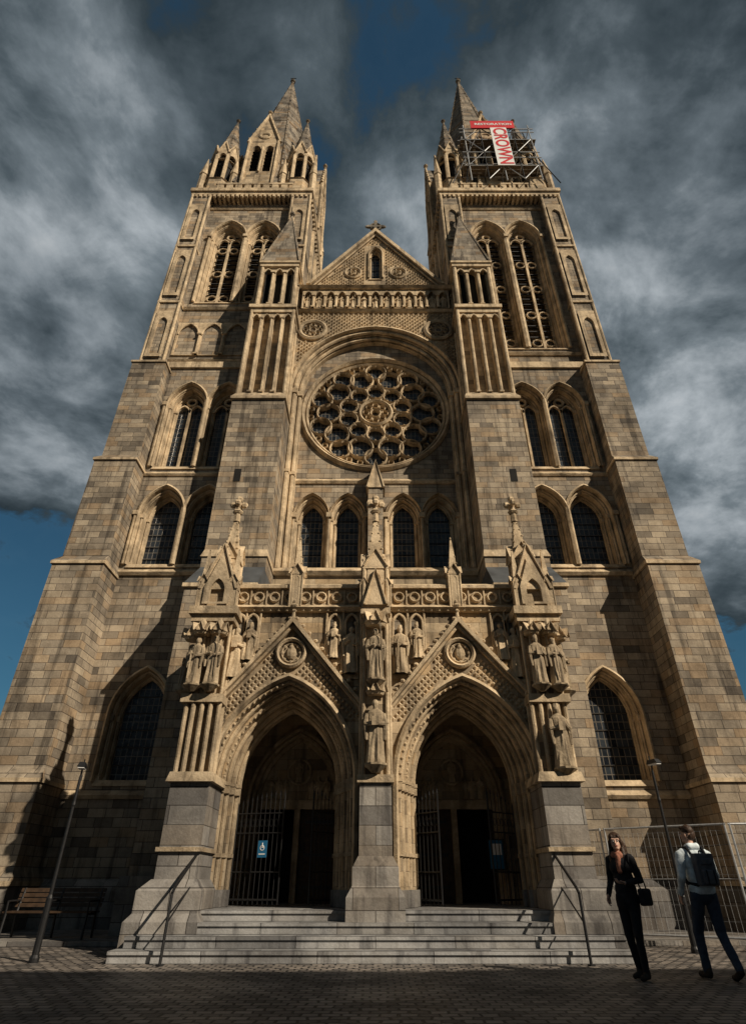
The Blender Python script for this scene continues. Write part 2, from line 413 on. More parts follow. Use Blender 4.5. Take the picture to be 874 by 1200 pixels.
def canopy(b,cx,cy,z,w,mat):
    b.lathe(cx,cy,[(z,w*.9),(z+w*.25,w*1.05),(z+w*.5,w)],mat,8)
    for ang in(-pi/4,0,pi/4):
        M0=b.M
        R=Matrix.Translation((cx,cy,0))@Matrix.Rotation(ang*1.2,4,'Z')@Matrix.Translation((-cx,-cy,0))
        b.M=(M0@R) if M0 is not None else R
        gablet(b,cx,cy-w*1.08,cy-.2*w,z+w*.3,z+w*1.3,w*.42,mat,.02)
        b.M=M0
    b.cone(cx,cy,z+w*.5,w*.8,z+w*2.4,.02,8,mat)
def diaper(b,test,x0,x1,z0,z1,y,sp,mat,d=.05):
    nx=int((x1-x0)/sp)+1; nz=int((z1-z0)/sp*2)+1
    for j in range(nz):
        for i in range(nx):
            x=x0+i*sp+(sp/2 if j%2 else 0); z=z0+j*sp/2
            if test(x,z): b.stud(x,y,z,sp*.40,d,mat)

# ================================================================== CATHEDRAL
cath=empty('gothic_cathedral')
def aoff(cx,zs,a,r,e):
    c=r-a
    def f(x,z,m=0):
        if z<=zs: return abs(x-cx)<a+e+m
        return math.hypot(abs(x-cx)+c,z-zs)<r+e+m
    return f

# ---------------- towers
def tower(s,name,right):
    b=B(name); b.sx=s
    b.box(5.2,10.35,18.8,26,0,20.5,ASH)
    b.box(3.87,10.70,19.75,25.75,20.45,35.4,ASH)
    W2,W3=[(7.93),(6.32)],[(7.93),(6.32)]
    holes=[arch_pts(7.15,3.5,5.35,.68,1.35,.2)]
    for x in W2: holes.append(arch_pts(x,10.45,12.6,.55,1.05,.24))
    for x in W3: holes.append(arch_pts(x,14.75,18.05,.55,1.05,.24))
    b.wall([(5.6,0),(9.2,0),(9.2,20.6),(5.6,20.6)],holes,18.0,ASH)
    window(b,7.15,3.5,5.35,.68,1.35,18.0,.2,.5,'glass',1)
    for x in W2: window(b,x,10.45,12.6,.55,1.05,18.0,.24,.6,'glass',1,nord=2)
    for x in W3: window(b,x,14.75,18.05,.55,1.05,18.0,.24,.6,'glass',2,nord=2)
    for zb,zs in((10.45,12.6),(14.75,18.05)):
        for X in (7.12,):
            b.tube((X,17.93,zb),(X,17.93,zs),.05,.05,CARV,8)
        b.tube((8.85,17.93,zb),(8.85,17.93,zs),.06,.06,CARV,8)
        b.box(8.76,8.94,17.84,18.0,zs-.12,zs+.05,CARV)
    string(b,5.6,9.0,18.0,10.02,.25,.14); string(b,5.6,9.0,18.0,14.3,.2,.1); string(b,5.6,9.0,18.0,3.05,.22,.12)
    b.fr(5.6,9.0,17.75,18.1,0,5.6,9.0,17.75,18.1,.9,GRAN); b.fr(5.6,9.0,17.75,18.1,.9,5.6,9.0,17.98,18.1,1.15,GRAN)
    b.fr(5.5,9.2,17.9,19,20.2,5.5,9.2,17.9,19,20.55,CARV)
    b.fr(5.5,9.2,17.92,19.2,20.55,5.5,9.2,18.88,19.2,21.15,ASH)
    lv=[(0,1.0,16.35,8.75,10.95,GRAN),(1.0,3.3,16.6,8.85,10.8,ASH),(3.3,9.9,16.85,8.93,10.62,ASH),(9.9,14.4,17.1,8.97,10.52,ASH),(14.4,19.9,17.35,9.02,10.45,ASH)]
    for i,(z0,z1,y,xa,xb,m) in enumerate(lv):
        b.box(xa,xb,y,19.3,z0,z1,m)
        nx=lv[i+1] if i+1<len(lv) else (19.9,35,18.45,9.72,10.74,ASH)
        b.fr(xa-.05,xb+.05,y-.06,19.35,z1,xa-.05,xb+.05,y-.06,19.35,z1+.1,CARV)
        b.fr(xa-.05,xb+.05,y-.06,19.36,z1+.1,nx[3],nx[4],nx[2],19.36,z1+(.42 if i<4 else 1.3),m if m is not GRAN else ASH)
    for (z0,z1,x) in((0,3.3,12.5),(3.3,9.9,12.2),(9.9,14.4,11.8),(14.4,19.9,11.4)):
        b.box(10.3,x,19.5,20.9,z0,z1,ASH); b.fr(10.3,x,19.5,20.9,z1,10.3,x-.4,19.5,20.9,z1+.5,CARV)
    b.box(10.3,11.4,24.3,25.7,0,19.9,ASH)
    zb4=22.55 if right else 25.95
    ZB=31.6
    holes=[]
    for x in(6.33,8.27): holes.append(arch_pts(x,zb4,ZB,.62,1.35,.33))
    b.wall([(4.7,20.6),(9.9,20.6),(9.9,35.4),(4.7,35.4)],holes,18.9,ASH)
    for x in(6.33,8.27): window(b,x,zb4,ZB,.62,1.35,18.9,.33,.75,'louvre',2,nord=3,hood=.14)
    for X in(5.3,7.3,9.3):
        b.tube((X,18.83,zb4),(X,18.83,ZB),.07,.07,CARV,8); b.box(X-.12,X+.12,18.7,18.9,ZB-.1,ZB+.1,CARV)
    if not right:
        arcade(b,5.0,9.66,22.0,24.3,4,18.82,CARV,.3,ASH,.07)
        for i in range(4):
            cx=5.0+4.66/4*(i+.5)
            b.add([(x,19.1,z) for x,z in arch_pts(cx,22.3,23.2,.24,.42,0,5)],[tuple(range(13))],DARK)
        string(b,4.75,9.8,18.9,25.3,.3,.16)
        string(b,4.75,9.8,18.9,21.6,.2,.12)
    else:
        string(b,4.75,9.8,18.9,22.0,.3,.16)
    for (xa,xb) in((9.72,10.76),(3.83,4.88)):
        b.box(xa,xb,18.45,19.95,20.3,35.2,ASH)
        for X in(xa,xb): b.tube((X,18.45,21),(X,18.45,35.2),.08,.08,CARV,8)
        for zz in(25.3,30.0): b.box(xa-.05,xb+.05,18.37,20.0,zz,zz+.14,CARV)
        m=(xa+xb)/2
        for (q0,q1) in((21.4,24.6),(25.8,29.6),(30.6,34.0)):
            b.wall([(xa+.12,q0),(xb-.12,q0),(xb-.12,q1),(xa+.12,q1)],[arch_pts(m,q0+.2,q1-.9,.24,.5,0,6)],18.34,CARV,.11)
            b.box(xa+.13,xb-.13,18.435,18.448,q0+.01,q1-.01,ASH)
    for yy in(24.8,):
        for (xa,xb) in((9.72,10.76),(3.83,4.88)): b.box(xa,xb,yy,yy+1.2,20.3,35.2,ASH)
    for yy in(20.3,21.8,22.8,24.2):
        b.box(3.72,3.9,yy,yy+.3,20.6,34.6,CARV)
    for yy in(20.75,23.3):
        b.box(3.84,3.9,yy,yy+.75,zb4,31.8,DARK)
        for k in range(22): 
            z=zb4+.2+k*.42
            if z<31.6: b.box(3.76,3.88,yy,yy+.75,z,z+.06,LOUV)
    b.box(3.76,10.84,18.4,25.9,35.2,35.45,CARV)
    b.box(3.68,10.92,18.3,25.98,35.45,35.75,CARV)
    b.fr(3.68,10.92,18.3,25.98,35.75,3.95,10.65,18.6,25.7,36.05,CARV)
    for i in range(25):
        X=4.0+i*.27
        b.box(X,X+.13,18.36,18.9,34.95,35.2,CARV)
    for i in range(24):
        Y=18.7+i*.29
        b.box(3.7,3.9,Y,Y+.13,34.95,35.2,CARV)
    string(b,4.9,9.7,18.9,34.35,.22,.12)
    for i in range(8):
        X=5.3+i*.55
        b.box(X,X+.38,18.55,18.8,36.03,36.6,CARV)
    b.box(5.0,9.6,18.53,18.82,36.6,36.75,CARV)
    for (px,py) in((9.78,19.5),(4.82,19.5),(9.78,24.8),(4.82,24.8)):
        b.lathe(px,py,[(35.9,1.02),(37.3,1.0),(37.35,1.08),(37.5,1.0)],BATH,8)
        b.lathe(px,py,[(37.5,.55),(40.8,.55)],DARK,8)
        for i in range(8):
            a=pi/8+i*pi/4
            X,Y=px+.9*math.cos(a),py+.9*math.sin(a)
            b.tube((X,Y,37.4),(X,Y,40.2),.13,.13,CARV,6)
            R=Matrix.Translation((px,py,0))@Matrix.Rotation(i*pi/4,4,'Z')@Matrix.Translation((-px,-py,0))
            b.M=R
            b.wall([(px-.36,39.9),(px+.36,39.9),(px+.36,40.7),(px,41.9),(px-.36,40.7)],[arch_pts(px,39.92,40.2,.24,.45,0,5)],py-.86,CARV,.15)
            b.tube((px-.4,py-.88,40.6),(px,py-.88,42.0),.06,.06,CARV,5); b.tube((px+.4,py-.88,40.6),(px,py-.88,42.0),.06,.06,CARV,5)
            b.M=None
        b.lathe(px,py,[(40.75,.84),(40.95,.86),(46.6,.05)],SPIRE,8)
        for i in range(0,8):
            a=pi/8+i*pi/4
            crockets(b,(px+.84*math.cos(a),py+.84*math.sin(a),41),(px,py,46.5),6,.09,SPIRE)
        finial(b,px,py,46.6,.8,SPIRE)
        for (qx,qy) in((px+.95,py-.6),(px-.95,py-.6)):
            b.lathe(qx,qy,[(35.9,.22),(38.2,.22),(38.25,.28),(40.3,.02)],CARV,6)
    sx_,sy_=7.3,22.25; SR=3.75; SA=60.4
    b.lathe(sx_,sy_,[(36.0,SR+.15),(37.2,SR+.05)],BATH,8)
    b.lathe(sx_,sy_,[(37.2,SR),(SA,.08)],SPIRE,8)
    for i in range(8):
        a=pi/8+i*pi/4
        b.tube((sx_+SR*math.cos(a),sy_+SR*math.sin(a),37.2),(sx_,sy_,60.6),.13,.06,SPIRE,6)
        crockets(b,(sx_+(SR+.05)*math.cos(a),sy_+(SR+.05)*math.sin(a),37.4),(sx_,sy_,60.6),22,.1,SPIRE)
    for zz in(44.5,49.5,54.0):
        R=SR*(SA-zz)/23.2
        b.lathe(sx_,sy_,[(zz,R+.06),(zz+.12,R+.09),(zz+.3,R-.02)],SPIRE,8)
    finial(b,sx_,sy_,60.4,1.2,SPIRE); b.tube((sx_,sy_,60.8),(sx_,sy_,61.7),.03,.02,IRON,5); b.box(sx_-.25,sx_+.25,sy_-.02,sy_+.02,61.4,61.46,IRON)
    for k in range(4):
        b.M=Matrix.Translation((sx_,sy_,0))@Matrix.Rotation(k*pi/2,4,'Z')@Matrix.Translation((-sx_,-sy_,0))
        yf=sy_-3.55
        h=[arch_pts(sx_-.42,38.4,41.2,.27,.55,0,6),arch_pts(sx_+.42,38.4,41.2,.27,.55,0,6)]
        b.wall([(sx_-.95,36.5),(sx_+.95,36.5),(sx_+.95,42.2),(sx_,45.6),(sx_-.95,42.2)],h,yf,BATH,.4)
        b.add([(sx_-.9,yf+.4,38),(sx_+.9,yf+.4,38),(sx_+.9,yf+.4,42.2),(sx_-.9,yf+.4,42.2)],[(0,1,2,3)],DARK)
        for cx in(-.42,.42):
            for q in range(7): b.add([(sx_+cx-.27,yf+.12,38.6+q*.42),(sx_+cx+.27,yf+.12,38.6+q*.42),(sx_+cx+.27,yf+.35,38.82+q*.42),(sx_+cx-.27,yf+.35,38.82+q*.42)],[(0,1,2,3)],LOUV)
        for X in(-.95,.95): b.box(sx_+X-.02,sx_+X+.02,yf,sy_-1.2,36.5,42.2,BATH)
        b.add([(sx_-.97,yf,42.2),(sx_,yf,45.62),(sx_,sy_-.6,45.62),(sx_-.97,sy_-.6,42.2)],[(0,1,2,3)],SPIRE)
        b.add([(sx_+.97,yf,42.2),(sx_,yf,45.62),(sx_,sy_-.6,45.62),(sx_+.97,sy_-.6,42.2)],[(0,1,2,3)],SPIRE)
        for q in(-1,1):
            b.tube((sx_+q*1.05,yf-.03,42.0),(sx_,yf-.03,45.8),.1,.1,CARV,6)
            crockets(b,(sx_+q*1.1,yf-.05,42.1),(sx_,yf-.05,45.9),6,.1,CARV)
            b.tube((sx_+q*.95,yf-.04,36.5),(sx_+q*.95,yf-.04,42.1),.1,.1,CARV,6)
        b.ring(sx_,42.9,.26,.42,yf-.08,yf+.05,CARV,14)
        b.tube((sx_,yf-.06,38.3),(sx_,yf-.06,41.3),.07,.07,CARV,6)
        finial(b,sx_,yf,45.9,.9,CARV)
    b.M=None
    return b.obj(cath)
tower(-1,'north_tower',False)
tower(1,'south_tower',True)

# ---------------- nave front
b=B('nave_front')
b.box(-3.7,3.7,19.6,62,0,25.9,ASH)
b.add([(-4.2,18.8,25.6),(0,18.8,30.7),(0,62,30.7),(-4.2,62,25.6)],[(0,1,2,3)],ROOF)
b.add([(4.2,18.8,25.6),(0,18.8,30.7),(0,62,30.7),(4.2,62,25.6)],[(0,1,2,3)],ROOF)
A,R_=3.2,3.42
E=.42
b.wall([(-3.7,7),(3.7,7),(3.7,24.3),(-3.7,24.3)],[arch_pts(0,10.45,19.2,A,R_,E,16)],18.2,BATH)
b.sweep(0,10.45,19.2,A,R_,[(E+.14,18.19),(E+.14,18.07),(E+.03,18.02),(E,18.14),(E,18.36),(E*.5,18.36),(E*.5,18.58),(0,18.58),(0,18.9)],CARV,16)
b.roll(0,10.45,19.2,A,R_,E*.75,18.27,.085,CARV,16); b.roll(0,10.45,19.2,A,R_,E*.25,18.48,.075,CARV,16)
for sx in(-1,1):
    for e,y in((E*.75,18.27),(E*.25,18.48)):
        b.box(sx*(A+e)-.12,sx*(A+e)+.12,y-.12,y+.12,18.95,19.2,CARV); b.box(sx*(A+e)-.1,sx*(A+e)+.1,y-.1,y+.1,14.7,14.82,CARV)
RS=1.1; RC=18.4; YW=18.80
hol=[circ_pts(0,RC,2.9*RS,48)]
for x in(-2.48,-1.08,1.08,2.48): hol.append(arch_pts(x,10.55,12.95,.42,.88,.26))
b.wall([(-3.4,10.4),(3.4,10.4),(3.4,19.6)]+[(x,z) for x,z in arch_pts(0,19.6,19.6,3.4,3.5,0,14)[::-1][2:-2]]+[(-3.4,19.6)],hol,YW,ASH)
for x in(-2.48,-1.08,1.08,2.48): window(b,x,10.55,12.95,.42,.88,YW,.26,.55,'glass',1,nord=2,hood=.03)
string(b,-3.2,3.2,YW,14.5,.25,.12)
string(b,-3.7,3.7,18.2,10.1,.32,.2); string(b,-3.7,3.7,18.2,9.2,.2,.12)
for x in(-3.15,-1.78,-.38,.38,1.78,3.15):
    b.tube((x,YW-.07,10.55),(x,YW-.07,12.9),.06,.06,CARV,8); b.box(x-.1,x+.1,YW-.19,YW,12.85,13.05,CARV)
b.box(-.28,.28,18.2,18.9,9.3,13.9,ASH); b.fr(-.34,.34,18.1,18.9,13.1,-.28,.28,18.2,18.9,13.35,CARV)
gablet(b,0,18.14,18.9,13.9,15.2,.3,CARV,.06)
yr=18.82; yg=19.08
b.ring(0,RC,2.80*RS,2.98*RS,YW-.17,yg,CARV,64); b.ring(0,RC,2.66*RS,2.81*RS,YW-.03,yg,CARV,64)
v=circ_pts(0,RC,2.95*RS,48); b.add([(x,yg,z) for x,z in v],[tuple(range(48))],GLASS)
def rr_(R,a,r0,r1,n=20,y=yr): b.ring(R*RS*math.cos(a),RC+R*RS*math.sin(a),r0*RS,r1*RS,y,yg-.01,CARV,n)
rr_(0,0,.56,.70,28,yr-.06)
for k in range(8): rr_(.38,2*pi*k/8,.10,.15,8)
rr_(0,0,.16,.24,12)
N=10
for k in range(N):
    a=2*pi*k/N+pi/2; a2=a+pi/N
    for (RR,rr,aa,cusp) in((1.12,.33,a,6),(1.86,.44,a2,8),(2.26,.39,a,7)):
        cx,cz=RR*RS*math.cos(aa),RC+RR*RS*math.sin(aa)
        rr_(RR,aa,rr-.015,rr+.07,22,yr-.02)
        for q in range(cusp):
            t=aa+2*pi*q/cusp
            b.ball((cx+(rr-.03)*RS*math.cos(t),yr+.08,cz+(rr-.03)*RS*math.sin(t)),.048,.07,.048,CARV,5,4)
    for sgn in(-1,1):
        rr_(2.56,a2+sgn*.085,.08,.125,10)
    b.tube((.66*RS*math.cos(a2),yr+.08,RC+.66*RS*math.sin(a2)),(1.42*RS*math.cos(a2),yr+.08,RC+1.42*RS*math.sin(a2)),.05,.05,CARV,5)
for sx in(-1,1):
    b.ring(sx*2.95,22.95,.50,.70,18.05,18.25,CARV,28); b.ring(sx*2.95,22.95,.12,.2,18.1,18.25,CARV,12)
    b.add([(x,18.17,z) for x,z in circ_pts(sx*2.95,22.95,.55,20)],[tuple(range(20))],SPIRE)
    for k in range(8):
        t=k*pi/4; b.ring(sx*2.95+.34*math.cos(t),22.95+.34*math.sin(t),.08,.13,18.1,18.25,CARV,8)
ins=aoff(0,19.2,A,R_,E+.2)
diaper(b,lambda x,z: not ins(x,z) and abs(x)<3.6 and math.hypot(abs(x)-2.95,z-22.95)>.8,-3.6,3.6,20.4,24.2,18.2,.24,CARV,.09)
string(b,-3.7,3.7,18.2,24.2,.26,.2)
a_,zs_,w_=arcade(b,-3.6,3.6,24.5,25.85,13,18.12,CARV,.3,SPIRE,.06)
for i in range(13):
    statue(b,-3.6+w_*(i+.5),18.25,24.62,.95,CARV,100+i,0,False)
string(b,-3.75,3.75,18.15,25.9,.3,.24)
G0,G1,GH=26.2,30.75,3.25
b.wall([(-GH,G0),(GH,G0),(0,G1)],[arch_pts(0,26.9,28.9,.22,.5,.1,6)],18.2,BATH,.3)
b.box(-.35,.35,18.5,18.52,26.8,29.6,DARK); b.prism([(-GH,G0),(GH,G0),(0,G1)],18.55,19.0,BATH)
window(b,0,26.9,28.9,.22,.5,18.2,.1,.28,'glass',1,nord=1,hood=.08)
L=math.hypot(GH,G1-G0)
for sx in(-1,1):
    nx,nz=(G1-G0)/L*.26,GH/L*.26
    b.prism([(sx*GH,G0),(sx*(GH+nx),G0+.0),(0,G1+nz*1.9),(0,G1)],17.95,19.1-.01*sx,CARV)
    b.tube((sx*(GH-.15),18.1,G0+.02),(0,18.1,G1-.15),.05,.05,CARV,6)
    b.ring(sx*1.15,27.35,.34,.46,18.1,18.25,CARV,18); b.ring(sx*1.15,27.35,.1,.18,18.12,18.25,CARV,10)
    for k in range(3):
        t=pi/2+k*2*pi/3; b.ring(sx*1.15+.18*math.cos(t),27.35+.18*math.sin(t),.1,.15,18.12,18.25,CARV,8)
    crockets(b,(sx*3.3,18.3,26.5),(0,18.3,31.1),10,.07,CARV)
gi=lambda x,z: (z>G0+.12 and abs(x)<GH*(G1-z)/(G1-G0)-.28 and not(abs(x)<.5 and z<29.8) and math.hypot(abs(x)-1.15,z-27.35)>.55)
diaper(b,gi,-3,3,26.3,30.5,18.2,.24,CARV,.09)
b.lathe(0,18.4,[(30.9,.22),(31.25,.16),(31.3,.22),(31.4,.1)],CARV,8)
b.ring(0,31.85,.24,.34,18.33,18.47,SPIRE,20)
b.box(-.08,.08,18.34,18.46,31.3,32.35,SPIRE); b.box(-.46,.46,18.335,18.465,31.77,31.93,SPIRE)
for p in((-.48,31.85),(.48,31.85),(0,32.35)): b.ball((p[0],18.4,p[1]),.11,.07,.11,SPIRE,6,5)
b.obj(cath)

# ---------------- nave buttress turrets
for s,nm in((-1,'buttress_turret_north'),(1,'buttress_turret_south')):
    b=B(nm); b.sx=s
    xa,xb=3.6,5.68; m=(xa+xb)/2
    b.fr(xa-.1,xb+.15,15.55,19,0,xa-.1,xb+.15,15.55,19,1.2,GRAN)
    b.box(xa-.03,xb+.02,15.7,19,1.2,8.5,ASH)
    b.fr(xa-.08,xb+.08,15.62,19,8.5,xa-.08,xb+.08,15.62,19,8.62,CARV); b.fr(xa-.06,xb+.06,15.64,19,8.62,xa-.01,xb+.01,16.78,19,9.75,ROOF)
    b.box(xa-.02,xb+.03,16.75,19,9.6,10.1,ASH)
    b.fr(xa-.06,xb+.08,16.7,19,10.1,xa,xb,16.8,19,10.4,CARV)
    b.box(xa,xb,16.8,19.2,10.3,17.2,ASH)
    b.box(m-.12+.35,m+.12+.35,16.785,16.9,13.2,13.75,DARK)
    b.fr(xa-.06,xb+.06,16.7,19.2,17.2,xa-.06,xb+.06,16.7,19.2,17.32,CARV)
    b.fr(xa-.06,xb+.06,16.72,19.2,17.32,xa+.06,xb-.06,16.98,19.2,17.75,CARV)
    b.box(xa+.12,xb-.12,17.3,19.6,17.6,23.3,ASH)
    arcade(b,xa+.1,xb-.1,17.75,22.7,4,17.0,CARV,.26,BATH,.06)
    b.box(m-.09,m+.09,17.2,17.24,18.2,19.5,DARK)
    for X in(xa+.1,xb-.1): b.tube((X,17.0,17.6),(X,17.0,23),.085,.085,CARV,8)
    for X,d in((xa+.1,-1),(xb-.1,1)):
        b.add([(X,17.0,17.7),(X,19.4,17.7),(X,19.4,22.7),(X,17.0,22.7)],[(0,1,2,3)],BATH)
        for yy in(17.4,17.9,18.4): b.tube((X+d*.03,yy,17.7),(X+d*.03,yy,22.4),.05,.05,CARV,6)
    b.box(xa+.05,xb-.05,16.93,19.6,22.7,22.95,CARV); b.box(xa-.03,xb+.03,16.84,19.65,22.95,23.15,CARV)
    b.fr(xa-.02,xb+.02,16.86,19.64,23.15,xa+.2,xb-.2,17.08,19.5,23.4,CARV)
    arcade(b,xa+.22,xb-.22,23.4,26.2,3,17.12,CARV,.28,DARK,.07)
    for X in(xa+.22,xb-.22): b.tube((X,17.12,23.3),(X,17.12,26.3),.1,.1,CARV,8)
    M1=Matrix.Translation((m,18.1,0))@Matrix.Rotation(pi/2,4,'Z')@Matrix.Translation((-m,-18.1,0))
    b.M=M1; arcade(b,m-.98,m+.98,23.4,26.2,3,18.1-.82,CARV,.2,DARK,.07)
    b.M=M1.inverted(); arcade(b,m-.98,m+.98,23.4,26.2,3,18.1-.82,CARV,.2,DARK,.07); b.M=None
    b.box(xa+.5,xb-.5,17.5,19.1,23.2,26.2,ASH)
    b.box(xa+.1,xb-.1,17.0,19.3,26.2,26.42,CARV); b.box(xa+.04,xb-.04,16.94,19.36,26.42,26.55,CARV)
    b.fr(xa+.12,xb-.12,17.02,19.2,26.55,m-.04,m+.04,18.07,18.15,32.3,SPIRE)
    for X,Y in((xa+.12,17.02),(xb-.12,17.02),(xa+.12,19.2),(xb-.12,19.2)):
        b.tube((X,Y,26.6),(m,18.1,32.3),.07,.05,SPIRE,6)
    finial(b,m,18.1,32.3,.8,SPIRE)
    b.obj(cath)

# ---------------- porch
b=B('west_porch')
YF=12.9; CXS=(-1.93,1.93); PA,PR,PZ=1.06,1.79,2.83; PE=.43
hol=[arch_pts(c,.60,PZ,PA,PR,PE,12) for c in CXS]
b.wall([(-3.5,.5),(3.5,.5),(3.5,6.6),(-3.5,6.6)],hol,YF,BATH)
for c in CXS:
    prof=[(PE+.09,YF-.003),(PE+.09,YF-.10),(PE+.02,YF-.14),(PE-.02,YF-.04)]
    nord=6; y=YF
    for i in range(nord):
        e1=PE*(1-i/nord); e2=PE*(1-(i+1)/nord); y2=YF+1.15*(i+.6)/nord
        prof+=[(e1,y2),(e2,y2)]
    prof+=[(0,YF+1.25)]
    b.sweep(c,.6,PZ,PA,PR,prof,CARV,14)
    for i in range(nord):
        e1=PE*(1-(i+.5)/nord); y2=YF+1.15*(i+.6)/nord
        b.roll(c,.6,PZ,PA,PR,e1,y2-.05,.038 if i%2 else .048,CARV if i%2 else BATH,14)
        for sx in(-1,1):
            X=c+sx*(PA+e1)
            b.box(X-.065,X+.065,y2-.13,y2+.015,PZ-.17,PZ-.02,CARV); b.box(X-.075,X+.075,y2-.145,y2+.015,PZ-.02,PZ+.05,CARV)
            b.box(X-.07,X+.07,y2-.14,y2+.015,.66,.95,GRAN); b.box(X-.06,X+.06,y2-.12,y2+.015,1.5,1.57,CARV)
    for (e,yy,rr) in((PE*.83,YF+.02,.03),(PE*.5,YF+.42,.03)):
        pts=arch_pts(c,PZ,PZ,PA,PR,e,18)
        for (x,z) in pts[1:-1]: b.ball((x,yy,z),rr,rr,rr,CARV,5,4)
    ax,az,hw,gb=c,6.2,1.62,4.28
    for sx in(-1,1):
        Lg=math.hypot(hw,az-gb); nx,nz=(az-gb)/Lg*.11,hw/Lg*.11
        b.prism([(ax+sx*hw,gb),(ax+sx*(hw+nx),gb),(ax,az+nz*2),(ax,az)],YF-.22,YF+.03,CARV)
        b.prism([(ax+sx*(hw-.09),gb),(ax+sx*(hw-.02),gb),(ax,az-.02),(ax,az-.12)],YF-.13,YF+.02,BATH)
        crockets(b,(ax+sx*(hw+.1),YF-.12,gb+.1),(ax,YF-.12,az+.2),11,.058,CARV)
        b.ball((ax+sx*(hw+.02),YF-.15,gb-.05),.1,.1,.09,CARV,7,5)
    finial(b,ax,YF-.12,az+.25,.5,CARV)
    b.ring(ax,5.5,.27,.36,YF-.13,YF+.02,CARV,24); b.ring(ax,5.5,.2,.24,YF-.06,YF+.02,CARV,20)
    b.ball((ax,YF-.03,5.5),.12,.08,.16,CARV,8,6); b.ball((ax,YF-.05,5.62),.06,.06,.07,CARV,8,6)
    for k in range(8): 
        t=k*pi/4; b.ball((ax+.21*math.cos(t),YF-.03,5.5+.21*math.sin(t)),.045,.04,.045,CARV,5,4)
    inn=aoff(c,PZ,PA,PR,PE+.13)
    diaper(b,lambda x,z: (z>4.0 and abs(x-c)<hw*(az-z)/(az-gb)-.16 and not inn(x,z) and math.hypot(x-c,z-5.5)>.42),c-1.7,c+1.7,3.9,6.0,YF,.15,CARV,.06)
def niche(x,z0,z1,w,sd):
    b.box(x-w-.03,x+w+.03,YF-.05,YF+.01,z0-.1,z0,CARV)
    b.roll(x,z0,z1-w*1.9,w,w*1.7,0,YF-.05,.035,CARV,6)
    b.add([(q,YF-.004,z) for q,z in arch_pts(x,z0,z1-w*1.9,w,w*1.7,0,6)],[tuple(range(15))],SPIRE)
    statue(b,x,YF-.10,z0+.0,(z1-z0)*.74,CARV,sd,0,False)
k=0
for sx in(-1,1):
    for (xc,z0) in((.56,5.0),(.96,5.35),(2.9,5.3),(3.2,4.9)):
        niche(sx*xc,z0,6.5,.15,200+k); k+=1
    for xc in(.36,.76,1.15,2.72,3.05,3.38):
        z0=5.0 if xc in(.36,.76,3.05,3.38) else 5.4
        b.tube((sx*xc,YF-.05,z0),(sx*xc,YF-.05,6.5),.025,.025,CARV,6)
string(b,-3.6,3.6,YF,6.5,.2,.18)
for sx in(-1,1):
    for i in range(16):
        X=.35+i*.195
        b.ball((sx*X,YF-.1,6.53),.04,.04,.04,CARV,5,4)
b.box(-3.5,3.5,YF+.02,YF+.25,6.69,7.12,BATH)
n=18
for i in range(n):
    X=-3.2+i*6.4/(n-1)
    b.ring(X,6.9,.09,.14,YF-.05,YF+.03,CARV,10)
    b.box(X+.17,X+.2,YF-.03,YF+.02,6.7,7.1,CARV)
b.fr(-3.55,3.55,YF-.08,YF+.33,7.12,-3.55,3.55,YF-.08,YF+.33,7.2,CARV); b.fr(-3.55,3.55,YF-.08,YF+.33,7.2,-3.55,3.55,YF+.08,YF+.2,7.3,CARV)
for sx in(-1,1):
    pinnacle(b,sx*1.93,YF+.02,6.55,.14,7.5,8.5,CARV,4)
b.add([(-3.7,13.2,6.75),(3.7,13.2,6.75),(3.7,18.15,9.1),(-3.7,18.15,9.1)],[(0,1,2,3)],ROOF)
for i in range(9): b.tube((-3.5+i*.875,13.25,6.8),(-3.5+i*.875,18.1,9.12),.035,.035,ROOF,6)
for sx in(-1,1):
    b.fr(sx*3.5,sx*3.95,13.2,18.1,0,sx*3.5,sx*3.95,13.2,18.1,6.6,ASH) if sx>0 else b.fr(-3.95,-3.5,13.2,18.1,0,-3.95,-3.5,13.2,18.1,6.6,ASH)
    lo,hi=(3.45,4.0) if sx>0 else(-4.0,-3.45)
    b.box(lo,hi,13.2,18.05,6.6,7.2,BATH); b.box(lo-.05,hi+.05,13.15,18.04,7.2,7.32,CARV)
    b.box(lo-.08,hi+.08,13.25,18.04,.0,1.0,GRAN)
b.fr(-.52,.52,12.12,12.95,.4,-.52,.52,12.12,12.95,.85,GRAN)
b.fr(-.52,.52,12.12,12.95,.85,-.42,.42,12.24,12.95,1.02,GRAN)
b.box(-.42,.42,12.24,12.95,1.02,1.3,GRAN); b.fr(-.42,.42,12.24,12.95,1.3,-.32,.32,12.36,12.95,1.48,GRAN)
b.box(-.31,.31,12.38,13.0,1.48,2.72,GRAN)
b.box(-.36,.36,12.32,12.97,2.72,2.86,CARV)
b.box(-.24,.24,12.5,12.99,2.86,6.5,BATH)
for X in(-.25,.25):
    b.tube((X,12.47,2.86),(X,12.47,6.3),.045,.045,CARV,8)
    b.tube((X*1.25,12.6,2.86),(X*1.25,12.6,6.3),.035,.035,CARV,8)
b.box(-.34,.34,12.33,12.96,6.25,6.42,CARV)
canopy(b,0,12.42,5.95,.24,CARV); canopy(b,0,12.44,4.42,.2,CARV)
pinnacle(b,0,12.62,6.42,.27,7.45,9.1,CARV,6,True,'cross')
for sx in(-1,1):
    pinnacle(b,sx*.27,12.45,6.42,.09,7.0,7.75,CARV,3,False)
gablet(b,0,12.26,12.5,6.44,7.35,.24,CARV,.04)
